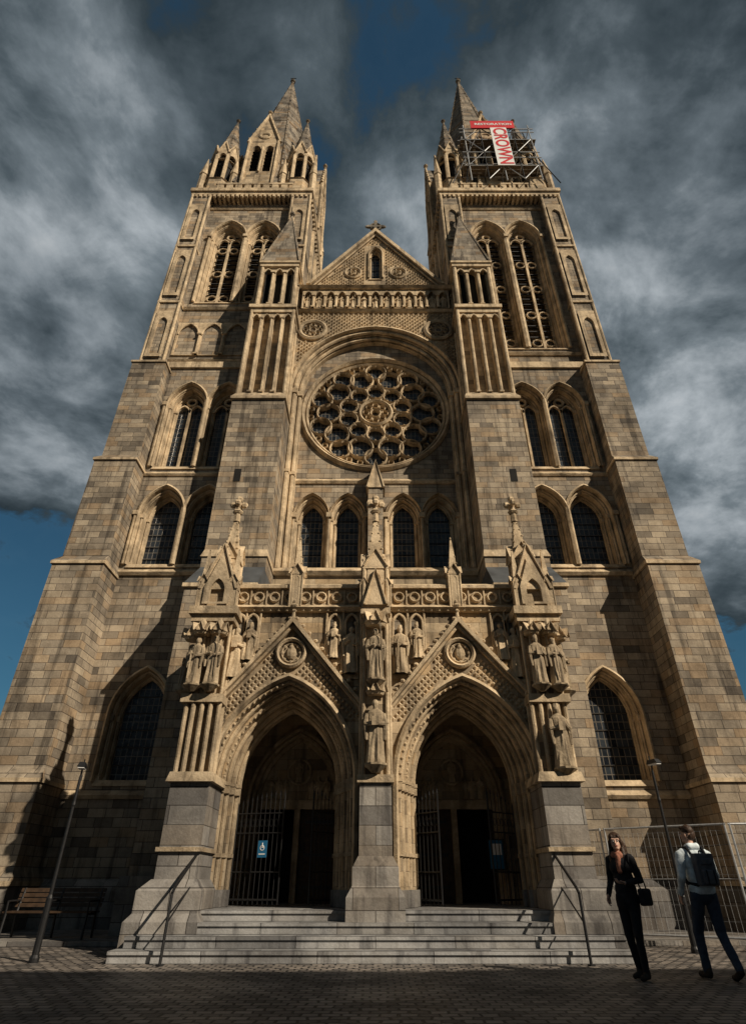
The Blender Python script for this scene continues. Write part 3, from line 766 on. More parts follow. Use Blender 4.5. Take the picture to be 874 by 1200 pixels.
for s in(-1,1):
    b.sx=s
    b.fr(3.02,4.3,12.0,13.3,0,3.02,4.3,12.0,13.3,.5,GRAN); b.fr(3.02,4.3,12.0,13.3,.5,3.08,4.2,12.1,13.3,.62,GRAN)
    b.box(3.08,4.2,12.1,13.3,.62,.95,GRAN); b.fr(3.08,4.2,12.1,13.3,.95,3.2,4.02,12.26,13.3,1.12,GRAN)
    b.box(3.22,3.98,12.28,13.3,1.12,2.72,GRAN)
    b.box(3.17,4.03,12.22,13.3,1.55,1.62,CARV)
    b.fr(3.14,4.06,12.18,13.3,2.72,3.2,4.02,12.24,13.3,2.9,CARV)
    b.box(3.36,3.98,12.55,13.3,2.9,6.45,BATH)
    for X,Y in((3.3,12.48),(3.48,12.46),(3.66,12.46),(3.84,12.46),(4.0,12.5),(4.0,12.75),(4.0,13.0),(3.3,12.75)):
        b.tube((X,Y,2.9),(X,Y,4.3),.05,.05,CARV,8); b.tube((X,Y,4.45),(X,Y,6.1),.035,.035,CARV,8)
    b.box(3.24,4.12,12.38,13.3,4.28,4.45,CARV); b.box(3.22,4.2,12.36,13.3,6.08,6.24,CARV); b.box(3.16,4.26,12.28,13.3,6.24,6.42,CARV)
    for xx,yy in((3.52,12.4),(3.9,12.4),(4.2,12.75)): canopy(b,xx,yy,5.75,.19,CARV)
    b.box(3.32,4.1,12.5,13.3,6.42,6.9,BATH)
    gablet(b,3.71,12.42,13.3,6.9,8.1,.40,CARV,.07); crockets(b,(3.3,12.45,7.0),(3.71,12.45,8.2),5,.05,CARV); crockets(b,(4.12,12.45,7.0),(3.71,12.45,8.2),5,.05,CARV)
    b.wall([(3.4,6.5),(4.02,6.5),(4.02,6.95),(3.71,7.8),(3.4,6.95)],[arch_pts(3.71,6.55,6.85,.17,.35,0,5)],12.35,CARV,.1)
    pinnacle(b,3.71,13.1,6.9,.24,8.0,9.4,CARV,6,True,'cross')
    for X in(3.36,4.08):
        pinnacle(b,X,12.5,6.42,.10,7.1,7.95,CARV,3,False)
    b.sx=1
b.box(-.3,.3,14.15,15.6,.6,6.4,BATH)
for s in(-1,1):
    b.sx=s
    b.box(3.3,3.52,14.1,15.8,.6,6.4,BATH)
    b.box(.2,3.6,14.15,15.7,4.75,4.9,BATH)
    c=1.93
    b.wall([(.2,.6),(3.6,.6),(3.6,4.8),(.2,4.8)],[arch_pts(c,.66,2.7,.95,1.6,.18,10)],15.6,BATH)
    b.sweep(c,.66,2.7,.95,1.6,[(.24,15.59),(.24,15.5),(.18,15.5),(.18,15.75),(.09,15.75),(.09,15.9),(0,15.9),(0,16.1)],CARV,10)
    b.roll(c,.66,2.7,.95,1.6,.13,15.7,.045,CARV,10)
    ty=arch_pts(c,2.78,2.78,.95,1.6,0,10)
    b.add([(x,16.0,z) for x,z in ty],[tuple(range(len(ty)))],BATH)
    b.box(c-.96,c+.96,15.95,16.1,2.6,2.8,CARV)
    b.ring(c,3.45,.26,.32,15.93,16.0,CARV,18)
    statue(b,c,15.93,3.2,.55,CARV,300,0,False)
    for i,xx in enumerate((-.7,-.5,.5,.7)): statue(b,c+xx,15.93,2.82,.5,CARV,310+i,0,False)
    for xx in(-.3,.3): statue(b,c+xx*1.1,15.95,2.82,.45,CARV,320,0,False)
    b.box(c-.07,c+.07,15.96,16.15,.66,2.6,CARV)
    b.box(c-.95,c-.07,16.1,16.16,.66,2.6,WOOD)
    for i in range(6): b.box(c-.93+i*.145,c-.925+i*.145,16.085,16.1,.66,2.6,IRON)
    for zz in(.95,1.6,2.3): b.box(c-.9,c-.2,16.08,16.1,zz,zz+.06,IRON)
    b.box(c+.90,c+.94,16.1,16.95,.66,2.6,WOOD)
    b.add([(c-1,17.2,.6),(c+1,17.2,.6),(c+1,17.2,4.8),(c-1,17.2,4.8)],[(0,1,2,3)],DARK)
    b.sx=1
b.obj(cath)
b=B('entrance_steps')
fr=[11.35,11.70,12.05,12.40,18.0]
for i in range(4):
    z=.165*(i+1)
    b.box(-4.2+.1*i,4.2-.1*i,fr[i],fr[i+1],-.1,z-.05,STEP)
    b.box(-4.2+.1*i,4.2-.1*i,fr[i]-.03,fr[i+1],z-.05,z,STEP)
b.obj(cath)

def statue_obj(x,y,z,h,sd,rz=0):
    s=B('saint_statue'); statue(s,0,0,0,h,CARV,sd)
    o=s.obj(None); o.location=(x,y,z); o.rotation_euler=(0,0,rz); return o
statue_obj(0,12.3,4.72,1.15,11); statue_obj(0,12.3,3.05,1.25,12)
statue_obj(-3.53,12.3,4.62,1.08,13,-.15); statue_obj(-3.92,12.34,4.62,1.05,14,-.3); statue_obj(-4.2,12.78,4.62,1.05,15,-1.3)
statue_obj(3.53,12.3,4.62,1.08,16,.15); statue_obj(3.92,12.34,4.62,1.05,17,.3); statue_obj(4.2,12.78,4.62,1.05,18,1.3)
statue_obj(3.75,12.3,2.98,1.2,19,.1)

# ================================================================== gates
def gate(name,pts_list):
    g=B(name)
    for (x0,y0,x1,y1) in pts_list:
        L=math.hypot(x1-x0,y1-y0); n=int(L/.105)
        P=lambda t:(x0+(x1-x0)*t,y0+(y1-y0)*t)
        for i in range(n+1):
            t=i/n; x,y=P(t); top=2.45+.22*math.sin(pi*t*.5)
            r=.018 if i in(0,n) else .0085
            g.tube((x,y,.70),(x,y,top),r,r,IRON,6); g.cone(x,y,top,.02,top+.1,.002,4,IRON)
        for z,r in((.78,.018),(1.25,.014),(1.95,.014),(2.32,.014)):
            g.tube((*P(0),z),(*P(1),z),r,r,IRON,6)
        for i in range(n):
            t=(i+.5)/n; x,y=P(t)
            for k in range(8):
                a,b2=k*pi/4,(k+1)*pi/4; q=.04; ux,uy=(x1-x0)/L,(y1-y0)/L
                g.tube((x+q*math.cos(a)*ux,y+q*math.cos(a)*uy,2.14+q*math.sin(a)*1.8),(x+q*math.cos(b2)*ux,y+q*math.cos(b2)*uy,2.14+q*math.sin(b2)*1.8),.006,.006,IRON,4)
    return g.obj()
gate('iron_gate',[(-2.98,14.05,-1.95,13.8),(-.86,14.05,-1.3,13.5)])
gate('iron_gate',[(2.98,14.05,2.35,13.5),(.86,14.05,1.3,13.5)])

# ================================================================== ground
g=B('ground'); g.add([(-400,-300,0),(400,-300,0),(400,700,0),(-400,700,0)],[(0,1,2,3)],COB); g.obj()
g=B('pavement'); g.box(-16,-4.5,14.2,17.7,-.1,.09,GRAN); g.box(4.6,16,14.4,17.7,-.1,.09,GRAN); g.obj()

# ================================================================== street furniture
def lamp(x,y,h,lean=0):
    p=B('street_lamp')
    p.lathe(0,0,[(0,.075),(.06,.075),(.1,.055),(.85,.05),(.9,.032),(h*.75,.028),(h*.76,.036),(h*.78,.028),(h-.22,.024)],IRON,12)
    p.poly([(0,0,h-.25),(.0,-.02,h-.12),(.03,-.1,h-.08)],.018,IRON)
    p.fr(-.07,.07,-.26,.05,h-.10,-.05,.05,-.2,.03,h-.02,IRON)
    p.fr(-.055,.055,-.24,.02,h-.125,-.055,.055,-.24,.02,h-.102,WHITE)
    p.tube((0,0,h-.05),(0,0,h+.06),.012,.012,IRON,6)
    o=p.obj(); o.location=(x,y,0); o.rotation_euler=(0,0,.3); return o
lamp(-5.42,11.55,2.95); lamp(5.75,13.0,3.25)
b=B('park_bench')
for x in(0,.85,1.7):
    b.poly([(x,0,0),(x,.03,.43),(x,.45,.43),(x,.5,0)],.025,IRON); b.poly([(x,.45,.43),(x,.6,.88)],.025,IRON)
    b.poly([(x,.02,.43),(x,.0,.65),(x,.5,.66)],.02,IRON)
for i in range(5): b.box(-.08,1.78,.02+i*.09,.09+i*.09,.445,.475,WOOD)
for i in range(4): b.fr(-.08,1.78,.47+.03*i,.5+.03*i,.54+.09*i,-.08,1.78,.49+.03*i,.52+.03*i,.61+.09*i,WOOD)
o=b.obj(); o.location=(-7.7,14.6,.09)
def rail(s):
    b=B('handrail'); X=3.28*s
    b.poly([(X,11.1,0),(X,11.15,.92),(X,11.25,1.0),(X,12.35,1.52),(X,12.62,1.5),(X,12.6,.6)],.024,IRON,8)
    b.poly([(X,11.16,.55),(X,12.5,1.15)],.014,IRON,6)
    b.lathe(X,11.1,[(0,.06),(.02,.06)],IRON,8)
    return b.obj()
rail(-1); rail(1)
def fence(x0,y0,x1,y1,h=2.0,z0=0.08):
    b=B('temporary_fence')
    L=math.hypot(x1-x0,y1-y0)
    P=lambda t,z:(x0+(x1-x0)*t,y0+(y1-y0)*t,z)
    for t in(0.01,.99): b.tube(P(t,z0),P(t,h+z0),.021,.021,STEEL,8)
    for z in(.12,h-.02): b.tube(P(0,z+z0),P(1,z+z0),.019,.019,STEEL,8)
    b.tube(P(0,1.05+z0),P(1,1.05+z0),.008,.008,STEEL,6)
    n=int(L/.1)
    for i in range(1,n): b.tube(P(i/n,z0+.12),P(i/n,z0+h),.0022,.0022,STEEL,4,False)
    for i in range(1,8): b.tube(P(0,z0+.12+i*.25),P(1,z0+.12+i*.25),.0022,.0022,STEEL,4,False)
    for t in(0,1):
        p=P(t,0); b.fr(p[0]-.12,p[0]+.12,p[1]-.32,p[1]+.32,0,p[0]-.09,p[0]+.09,p[1]-.28,p[1]+.28,.13,CONC)
    return b.obj()
fence(4.0,15.9,4.95,14.5); fence(5.0,14.45,7.0,13.1); fence(7.05,13.1,9.8,12.7)
b=B('access_sign'); b.box(-.10,.10,0,.012,0,.30,BLUE)
b.ring(0,.17,.038,.05,-.006,.0,WHITE,16); b.tube((0,-.003,.26),(0,-.003,.2),.01,.01,WHITE,6); b.box(-.008,.03,-.005,-.001,.17,.2,WHITE); b.box(-.07,.07,-.004,-.001,.05,.07,WHITE)
o=b.obj(); o.location=(-2.32,13.66,1.5); o.rotation_euler=(0,0,-.3)
b=B('notice_board'); b.box(-.2,.2,0,.04,0,.62,IRON); b.box(-.17,.17,-.006,-.001,.03,.59,BLUE); b.box(-.12,.12,-.01,-.007,.3,.52,WHITE)
o=b.obj(); o.location=(2.75,15.2,1.3); o.rotation_euler=(0,0,.2)

# ================================================================== scaffold + banners on south tower
b=B('scaffolding')
xs=[5.7,6.75,7.8,8.85,9.9]; ys=[18.0,18.7]; zs=[36.1,37.7,39.3,40.9,42.3]
for x in xs:
    for y in ys: b.tube((x,y,36.0),(x,y,42.8),.035,.035,IRON if x in(6.75,8.85) else STEEL,6)
for z in zs[1:]:
    for y in ys: b.tube((5.4,y,z),(10.2,y,z),.03,.03,STEEL,6)
    for x in xs: b.tube((x,17.9,z-.05),(x,18.85,z-.05),.03,.03,STEEL,6)
for z in(37.7,40.9):
    for k in range(3): b.box(5.4,10.2,18.04+k*.22,18.24+k*.22,z+.04,z+.075,PLANK)
    b.tube((5.4,18.0,z+.95),(10.2,18.0,z+.95),.03,.03,STEEL,6)
for i in range(4):
    for j in range(4):
        if (i*3+j*5)%4==0: continue
        a,c=(xs[i],xs[i+1]) if (i+j)%2 else (xs[i+1],xs[i])
        b.tube((a,17.95,zs[j]),(c,17.95,zs[j+1]),.028,.028,IRON if j%2 else STEEL,6)
for s_,x in((1,10.0),(-1,5.6)):
    for q in(.9,1.7): b.tube((x-s_*q*.6,18.0,41.8),(x+s_*(q-.7),18.2,36.1),.035,.035,IRON,6)
b.obj()
def text(body,size,mat,loc,rot,parent):
    cu=bpy.data.curves.new('lettering','FONT'); cu.body=body; cu.size=size; cu.extrude=.004; cu.align_x='CENTER'; cu.align_y='CENTER'; cu.offset=.02*size
    cu.materials.append(mat); o=bpy.data.objects.new('lettering',cu); col.objects.link(o); o.location=loc; o.rotation_euler=rot; o.parent=parent
bn=empty('banner'); bb=B('cloth')
bb.box(6.15,8.95,17.8,17.84,42.0,42.95,RED); bb.box(7.35,8.38,17.77,17.81,37.3,41.98,WHITE); bb.obj(bn)
text('RESTORATION',.36,WHITE,(7.6,17.79,42.48),(pi/2,0,0),bn)
text('CROWN',1.15,RED,(7.88,17.76,39.64),(pi/2,pi/2,0),bn)

# ================================================================== surrounding townhouses
def house(x,y,w,d,h,rh,c,rz=0,fl=4,ch=True):
    e=empty('townhouse',(x,y,0),rz); wm=stone('house_wall',c,[q*.75 for q in c],[q*.4 for q in c],bw=.4,bh=.2)
    b=B('walls'); b.box(-w/2,w/2,-d/2,d/2,0,h,wm); b.prism([(-w/2,h),(w/2,h),(0,h+rh)],-d/2,d/2,wm); b.obj(e)
    r=B('roof')
    for s in(-1,1): r.add([(s*(w/2+.3),-d/2-.2,h-.2),(0,-d/2-.2,h+rh+.1),(0,d/2+.2,h+rh+.1),(s*(w/2+.3),d/2+.2,h-.2)],[(0,1,2,3)],SLATE)
    if ch: r.box(-.5,.5,d/2-1.6,d/2-.6,h+rh-1,h+rh+1.2,wm)
    r.obj(e)
    q=B('windows')
    for s in(-1,1):
        for i in range(int(d/2.4)):
            for f in range(fl):
                yy=-d/2+1.2+i*2.4; z=1.0+f*(h/fl)
                xx=s*(w/2)
                q.box(min(xx,xx+s*.05),max(xx,xx+s*.05),yy-.5,yy+.5,z,z+1.7,WHITE)
                for a in(-.25,.25):
                    for zz in(.07,.9): q.box(min(xx,xx+s*.06),max(xx,xx+s*.06),yy+a-.2,yy+a+.2,z+zz,z+zz+.72,GLASS)
    q.obj(e)
    dd=B('door'); dd.box(-w/2-.07,-w/2-.001,d/2-1.9,d/2-.9,0,2.2,WOOD); dd.obj(e)
house(12.5,-9.6,10,15,16.0,4.4,(.42,.38,.33),pi/2,5,False)  # unseen row behind the camera, placed and sized to shade the square
house(27.5,-9.6,10,15,16.3,4.4,(.45,.4,.35),pi/2,5,False)
house(42.5,-9.6,10,15,15.8,4.4,(.4,.3,.24),pi/2,5,False)
house(-14,-14,9,16,9,3.5,(.45,.43,.4),pi/2,3)
house(-27,34,12,14,7,3,(.25,.22,.19),0,3); house(29,36,12,14,7,3,(.25,.22,.19),0,3)

# ================================================================== people
def fabric(name,c,nscale=14,bump=.35):
    return simple(name,c,.85,0,nscale,.25,bump,.15)
SKIN=simple('skin',(.50,.31,.23),.55,0,8,.08,.03,.4)
HAIRD=simple('dark_hair',(.045,.025,.015),.5,0,60,.4,.4)
JEAN=fabric('navy_jeans',(.045,.06,.09)); BLACK=fabric('black_cloth',(.022,.022,.025))
LJACK=fabric('pale_blue_jacket',(.68,.76,.80)); SHOE=fabric('shoe_leather',(.04,.033,.028)); GREYP=fabric('backpack_cloth',(.10,.105,.12)); SCARF=fabric('scarf_wool',(.34,.15,.10))
def person(name,prims,mats,loc,rz,extras=None,vox=.0075):
    bm=bmesh.new()
    def sph(c,r,seg=14):
        M=Matrix.Translation(c)@Matrix.Diagonal((r[0],r[1],r[2],1))
        bmesh.ops.create_uvsphere(bm,u_segments=seg,v_segments=10,radius=1,matrix=M)
    for p in prims:
        if p[0]=='c':
            _,a,b_,r0,r1,_l=p; a=Vector(a);b_=Vector(b_)
            d=(b_-a); q=d.to_track_quat('Z','Y').to_matrix().to_4x4()
            bmesh.ops.create_cone(bm,cap_ends=True,segments=16,radius1=r0,radius2=r1,depth=d.length,matrix=Matrix.Translation((a+b_)/2)@q)
            sph(a,(r0*1.0,)*3); sph(b_,(r1*1.0,)*3)
        else: sph(Vector(p[1]),p[2])
    me=bpy.data.meshes.new('tmp'); bm.to_mesh(me); bm.free()
    o=bpy.data.objects.new('tmp',me); col.objects.link(o)
    m=o.modifiers.new('r','REMESH'); m.mode='VOXEL'; m.voxel_size=vox
    m=o.modifiers.new('s','SMOOTH'); m.factor=.5; m.iterations=4
    tx=bpy.data.textures.new('folds','CLOUDS'); tx.noise_scale=.09; tx.noise_depth=2
    m=o.modifiers.new('d','DISPLACE'); m.texture=tx; m.strength=.014; m.mid_level=.5; m.texture_coords='LOCAL'
    dg=bpy.context.evaluated_depsgraph_get(); dg.update()
    me2=bpy.data.meshes.new_from_object(o.evaluated_get(dg)); bpy.data.objects.remove(o)
    labels=list(mats.keys())
    for l in labels: me2.materials.append(mats[l])
    n=len(me2.polygons); C=np.zeros(n*3); me2.polygons.foreach_get('center',C); C=C.reshape(-1,3)
    best=np.full(n,1e9); idx=np.zeros(n,int)
    for p in prims:
        if p[0]=='c':
            a=np.array(p[1]);b_=np.array(p[2]); d=b_-a; t=np.clip(((C-a)@d)/(d@d),0,1)
            dist=np.linalg.norm(C-(a+t[:,None]*d),axis=1)-(p[3]+(p[4]-p[3])*t)
        else:
            r=np.array(p[2]); q=(C-np.array(p[1]))/r; k=np.linalg.norm(q,axis=1); dist=(k-1)*r.min()
        w=dist<best; best[w]=dist[w]; idx[w]=labels.index(p[-1])
    me2.polygons.foreach_set('material_index',idx.tolist()); me2.polygons.foreach_set('use_smooth',[True]*n); me2.update()
    root=empty(name,loc,rz)
    body=bpy.data.objects.new('body',me2); col.objects.link(body); body.parent=root
    if extras: extras(root)
    return root
def hand(w,d,n):
    w=Vector(w); d=Vector(d).normalized(); n=Vector(n).normalized(); side=d.cross(n).normalized(); out=[]
    for k in(-.022,0,.022): out.append(('c',tuple(w+side*k*.6),tuple(w+d*.075+side*k),.017,.013,'skin'))
    for k,L in((-.030,.055),(-.010,.068),(.011,.063),(.031,.048)):
        a=w+d*.08+side*k; b_=a+d*L*.5+n*.012; c=b_+d*L*.3+n*.028
        out+= [('c',tuple(a),tuple(b_),.0095,.0088,'skin'),('c',tuple(b_),tuple(c),.0088,.0078,'skin')]
    a=w+d*.02-side*.028; b_=a+d*.035-side*.022+n*.01; c=b_+d*.028+n*.008
    out+= [('c',tuple(a),tuple(b_),.013,.011,'skin'),('c',tuple(b_),tuple(c),.011,.009,'skin')]
    return out
def head(c,rz=0):
    x0,y0,z0=c; R=Matrix.Rotation(rz,3,'Z')
    def q(dx,dy,dz): v=R@Vector((dx,dy,dz)); return (x0+v.x,y0+v.y,z0+v.z)
    P=[('e',q(0,.008,.02),(.076,.090,.096),'skin'),('e',q(0,-.035,-.04),(.054,.056,.066),'skin'),('c',q(-.018,-.066,-.082),q(.018,-.066,-.082),.018,.018,'skin'),
       ('c',q(0,-.084,.015),q(0,-.106,-.020),.008,.014,'skin'),('c',q(-.018,-.086,-.048),q(.018,-.086,-.048),.008,.008,'lip'),
       ('c',q(-.04,-.072,.028),q(.04,-.072,.028),.014,.014,'skin'),
       ('e',q(-.077,.0,-.01),(.012,.022,.030),'skin'),('e',q(.077,.0,-.01),(.012,.022,.030),'skin')]
    return P,q
def face(root,c,rz=0):
    f=empty('face'); f.parent=root; f.location=c; f.rotation_euler=(0,0,rz)
    b=B('eyes_and_brows')
    for s in(-1,1):
        b.ball((s*.030,-.080,.006),.014,.010,.008,WHITE,8,6); b.ball((s*.030,-.0875,.006),.007,.004,.007,BLACK,8,6)
        b.tube((s*.016,-.088,.026),(s*.046,-.080,.027),.0045,.003,HAIRD,5)
    b.obj(f,True)
mp=[('c',(.09,0,.92),(.11,-.17,.50),.095,.068,'jean'),('c',(.11,-.17,.50),(.11,-.17,.10),.066,.055,'jean'),
    ('c',(-.09,0,.92),(-.10,.02,.49),.095,.068,'jean'),('c',(-.10,.02,.49),(-.11,.20,.14),.066,.055,'jean'),
    ('c',(.11,-.15,.05),(.125,-.32,.035),.045,.036,'shoe'),('e',(.11,-.15,.07),(.045,.06,.06),'shoe'),
    ('c',(-.11,.22,.10),(-.115,.09,.035),.044,.038,'shoe'),('c',(-.115,.09,.035),(-.12,.02,.03),.036,.03,'shoe'),
    ('e',(0,0,.93),(.165,.12,.12),'jean'),('e',(0,0,1.0),(.185,.14,.13),'jack'),('e',(0,0,1.16),(.175,.13,.18),'jack'),('e',(0,-.01,1.31),(.195,.135,.17),'jack'),
    ('c',(-.155,0,1.41),(.155,0,1.41),.070,.070,'jack'),('c',(-.08,0,1.47),(.08,0,1.47),.045,.045,'jack'),
    ('c',(0,0,1.46),(0,-.02,1.58),.052,.05,'skin'),('c',(-.055,.045,1.50),(.055,.045,1.50),.042,.042,'jack'),('c',(-.065,-.03,1.50),(-.05,.05,1.52),.03,.03,'jack'),('c',(.065,-.03,1.50),(.05,.05,1.52),.03,.03,'jack'),
    ('c',(.20,0,1.39),(.275,.05,1.14),.068,.056,'jack'),('c',(.275,.05,1.14),(.25,-.12,.95),.054,.043,'jack'),
    ('c',(-.20,0,1.39),(-.27,-.04,1.15),.068,.056,'jack'),('c',(-.27,-.04,1.15),(-.20,-.24,1.06),.054,.043,'jack')]
mp+=hand((.247,-.135,.925),(0,-.4,-.9),(-1,0,0)); mp+=hand((-.185,-.265,1.05),(.4,-.9,.1),(0,0,1))
hc=(0,-.03,1.655); HR=.6; P,q=head(hc,HR); mp+=P
mp+=[('e',q(0,.018,.045),(.083,.090,.082),'hair'),('e',q(0,.045,-.005),(.074,.062,.08),'hair'),('c',q(-.035,-.055,.085),q(.035,-.055,.085),.026,.026,'hair')]
def man_x(root):
    face(root,hc,HR)
    me=bpy.data.meshes.new('backpack'); bm=bmesh.new()
    bmesh.ops.create_cube(bm,size=1,matrix=Matrix.Translation((0,.20,1.22))@Matrix.Diagonal((.26,.14,.38,1)))
    bmesh.ops.create_cube(bm,size=1,matrix=Matrix.Translation((0,.28,1.13))@Matrix.Diagonal((.19,.07,.17,1)))
    bmesh.ops.create_cube(bm,size=1,matrix=Matrix.Translation((0,.27,1.31))@Matrix.Diagonal((.16,.04,.08,1)))
    bm.to_mesh(me); bm.free(); me.materials.append(GREYP)
    o=bpy.data.objects.new('backpack',me); col.objects.link(o); o.parent=root
    bv=o.modifiers.new('b','BEVEL'); bv.width=.034; bv.segments=5
    me.polygons.foreach_set('use_smooth',[True]*len(me.polygons))
    b=B('straps')
    for s in(-1,1):
        b.poly([(s*.10,.14,1.38),(s*.115,.06,1.49),(s*.12,-.04,1.48),(s*.13,-.14,1.38),(s*.14,-.14,1.2),(s*.17,-.02,1.06),(s*.11,.14,1.04)],.02,BLACK,6)
        b.box(s*.05-.008,s*.05+.008,.25,.32,1.05,1.21,BLACK)
    b.poly([(-.03,.2,1.40),(-.02,.2,1.44),(.02,.2,1.44),(.03,.2,1.40)],.01,BLACK,6)
    b.obj(root)
person('man_with_backpack',mp,{'jean':JEAN,'shoe':SHOE,'jack':LJACK,'skin':SKIN,'hair':HAIRD,'lip':SKIN},(4.52,9.55,0),pi+.08,man_x)
wp=[('c',(.08,0,.88),(.085,-.05,.47),.086,.060,'pant'),('c',(.085,-.05,.47),(.08,-.03,.10),.056,.044,'pant'),
    ('c',(-.08,0,.88),(-.085,.02,.47),.086,.060,'pant'),('c',(-.085,.02,.47),(-.085,.12,.11),.056,.044,'pant'),
    ('c',(.08,-.01,.05),(.09,-.18,.033),.042,.03,'shoe'),('e',(.08,-.02,.08),(.043,.055,.07),'shoe'),
    ('c',(-.085,.13,.05),(-.09,-.03,.033),.042,.03,'shoe'),('e',(-.085,.12,.08),(.043,.055,.07),'shoe'),
    ('e',(0,0,.88),(.165,.125,.16),'coat'),('e',(0,0,.98),(.155,.12,.16),'coat'),('e',(0,0,1.11),(.145,.11,.17),'coat'),('e',(0,-.01,1.25),(.165,.12,.14),'coat'),
    ('c',(-.06,-.07,1.24),(.06,-.07,1.24),.066,.066,'coat'),
    ('c',(-.13,0,1.35),(.13,0,1.35),.058,.058,'coat'),('c',(0,0,1.36),(0,-.02,1.5),.046,.043,'skin'),
    ('c',(-.06,.0,1.42),(.06,.0,1.42),.044,.044,'scarf'),('c',(-.045,-.06,1.405),(.045,-.065,1.395),.040,.040,'scarf'),('c',(.03,-.1,1.38),(.04,-.13,1.20),.034,.030,'scarf'),
    ('c',(.165,0,1.34),(.215,.05,1.10),.056,.047,'coat'),('c',(.215,.05,1.10),(.13,-.17,1.06),.045,.037,'coat'),
    ('c',(-.165,0,1.34),(-.22,.03,1.09),.056,.047,'coat'),('c',(-.22,.03,1.09),(-.20,-.12,.93),.045,.037,'coat')]
wp+=hand((.112,-.195,1.06),(-.5,-.8,.1),(0,0,1)); wp+=hand((-.197,-.135,.915),(.05,-.6,-.8),(1,0,0))
wc=(0,-.03,1.56); WR=.5; P,q=head(wc,WR); wp+=P
wp+=[('e',q(0,.012,.050),(.088,.092,.080),'hair'),('e',q(0,.050,-.02),(.088,.062,.11),'hair'),('c',q(-.045,-.055,.07),q(-.075,-.01,-.03),.026,.028,'hair'),('c',q(.045,-.055,.07),q(.075,-.01,-.03),.026,.028,'hair'),
     ('c',q(-.078,.01,.0),(-.095,-.05,1.27),.030,.034,'hair'),('c',q(.078,.01,.0),(.095,-.05,1.25),.030,.034,'hair'),('c',(0,.06,1.55),(0,.11,1.26),.055,.05,'hair'),('c',(-.06,.06,1.52),(-.07,.08,1.24),.04,.034,'hair'),('c',(.06,.06,1.52),(.07,.08,1.24),.04,.034,'hair')]
def wom_x(root):
    face(root,wc,WR)
    me=bpy.data.meshes.new('shoulder_bag'); bm=bmesh.new()
    bmesh.ops.create_cube(bm,size=1,matrix=Matrix.Translation((.235,.06,.9))@Matrix.Diagonal((.09,.24,.2,1))); bm.to_mesh(me); bm.free(); me.materials.append(BLACK)
    o=bpy.data.objects.new('shoulder_bag',me); col.objects.link(o); o.parent=root
    bv=o.modifiers.new('b','BEVEL'); bv.width=.03; bv.segments=3
    b=B('strap'); b.poly([(.235,.13,.98),(.21,.10,1.2),(.15,.06,1.40),(.15,-.03,1.41),(.18,-.10,1.3),(.235,-.02,.98)],.01,BLACK,6); b.obj(root)
person('woman',wp,{'pant':BLACK,'shoe':SHOE,'coat':BLACK,'skin':SKIN,'hair':HAIRD,'scarf':SCARF,'lip':simple('lips',(.35,.12,.1),.5)},(3.48,9.6,0),-.85,wom_x)

# ================================================================== light, sky, camera
sun=bpy.data.lights.new('sun','SUN'); sun.energy=5.0; sun.angle=math.radians(.5); sun.color=(1,.87,.69)
so=bpy.data.objects.new('sun',sun); col.objects.link(so)
d=Vector((math.sin(SUN_AZ)*math.cos(SUN_EL),math.cos(SUN_AZ)*math.cos(SUN_EL),math.sin(SUN_EL)))
so.rotation_euler=d.to_track_quat('Z','Y').to_euler(); so.location=d*80
w=bpy.data.worlds.new('World'); bpy.context.scene.world=w; w.use_nodes=True
t=NT.__new__(NT); t.t=w.node_tree; t.n=w.node_tree.nodes; t.l=w.node_tree.links
bg=t.n['Background']; bg.inputs[1].default_value=.1
sky=t.new('ShaderNodeTexSky',sky_type='NISHITA'); sky.sun_disc=False; sky.sun_elevation=SUN_EL; sky.sun_rotation=SUN_AZ
tc=t.new('ShaderNodeTexCoord'); sp=t.new('ShaderNodeSeparateXYZ'); t.link(tc.outputs['Generated'],sp.inputs[0])
zz=t.math('ADD',t.math('MAXIMUM',sp.outputs[2],0.0),.35)
cv=t.new('ShaderNodeCombineXYZ'); t.link(t.math('DIVIDE',sp.outputs[0],zz),cv.inputs[0]); t.link(t.math('DIVIDE',sp.outputs[1],zz),cv.inputs[1])
def off(v,o,s):
    m=t.new('ShaderNodeMapping'); m.inputs['Location'].default_value=o; m.inputs['Scale'].default_value=s; t.link(v,m.inputs[0]); return m.outputs[0]
n1=t.noise(off(cv.outputs[0],(5.1,3.7,0),(1,1,1)),2.6,10,.58,.3)
n2=t.noise(off(cv.outputs[0],(9.3,4.2,2),(1,1,1)),7.5,8,.6,.25)
n3=t.noise(off(cv.outputs[0],(2.3,7.2,5),(1,1,1)),1.9,4,.5,.2)
mixn=t.math('ADD',t.math('MULTIPLY',n1,.68),t.math('MULTIPLY',n2,.32))
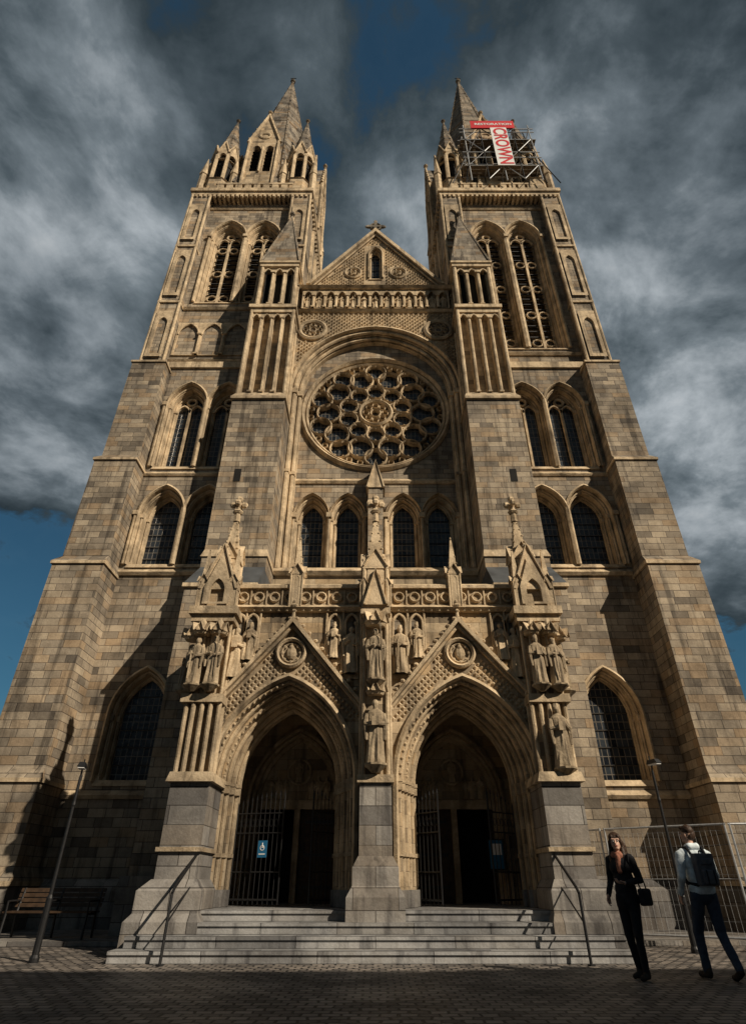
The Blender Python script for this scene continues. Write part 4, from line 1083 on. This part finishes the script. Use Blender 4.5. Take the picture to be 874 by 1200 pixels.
# cloud banks standing in particular parts of the sky
def bank(dirv,w,amt,acc):
    dv=Vector(dirv).normalized()
    dp=t.new('ShaderNodeVectorMath',operation='DOT_PRODUCT'); t.link(tc.outputs['Generated'],dp.inputs[0]); dp.inputs[1].default_value=dv
    m=t.new('ShaderNodeMapRange'); m.interpolation_type='SMOOTHSTEP'; t.link(dp.outputs['Value'],m.inputs[0])
    m.inputs[1].default_value=math.cos(w); m.inputs[2].default_value=1; m.inputs[3].default_value=0; m.inputs[4].default_value=amt
    return t.math('ADD',acc,m.outputs[0])
f=mixn
f=bank((-.60,.72,.74),.30,.075,f)
f=bank((.56,.76,.66),.40,.10,f)
f=bank((.50,.46,1.12),.26,.06,f)
f=bank((-.52,.56,1.04),.24,.03,f)
f=bank((.08,.64,.95),.18,.04,f)
f=bank((0,.28,1.2),.50,-.08,f)
f=bank((-.62,.93,.35),.20,-.11,f)
f=bank((.60,.95,.30),.16,-.10,f)
cl=t.ramp(f,[(.38,(.18,.30,.40)),(.46,(.42,.60,.72)),(.52,(.85,1.10,1.27)),(.58,(1.8,2.15,2.4)),(.65,(4.0,4.4,4.7)),(.74,(6.5,6.7,6.8))])
cl=t.mix(t.mapr(n3,.42,.58,0,.7),cl,t.mix(1.0,cl,(.38,.42,.45,1),'MULTIPLY'))
cover=t.mapr(f,.40,.46,0.0,1)
skyd=t.mix(1.0,sky.outputs[0],(.24,.50,.55,1),'MULTIPLY')
t.link(t.mix(t.math('MAXIMUM',cover,.3),skyd,cl),bg.inputs[0])

cam=bpy.data.cameras.new('camera'); co=bpy.data.objects.new('camera',cam); col.objects.link(co)
co.location=(0,0,1.06); co.rotation_euler=(math.radians(90+32.8),0,0)
cam.sensor_fit='VERTICAL'; cam.sensor_height=36; cam.sensor_width=36; cam.lens=20.25; cam.shift_x=-.0025; cam.clip_end=3000; cam.clip_start=.05
bpy.context.scene.camera=co
vs=bpy.context.scene.view_settings; vs.view_transform='Standard'; vs.look='None'; vs.exposure=0
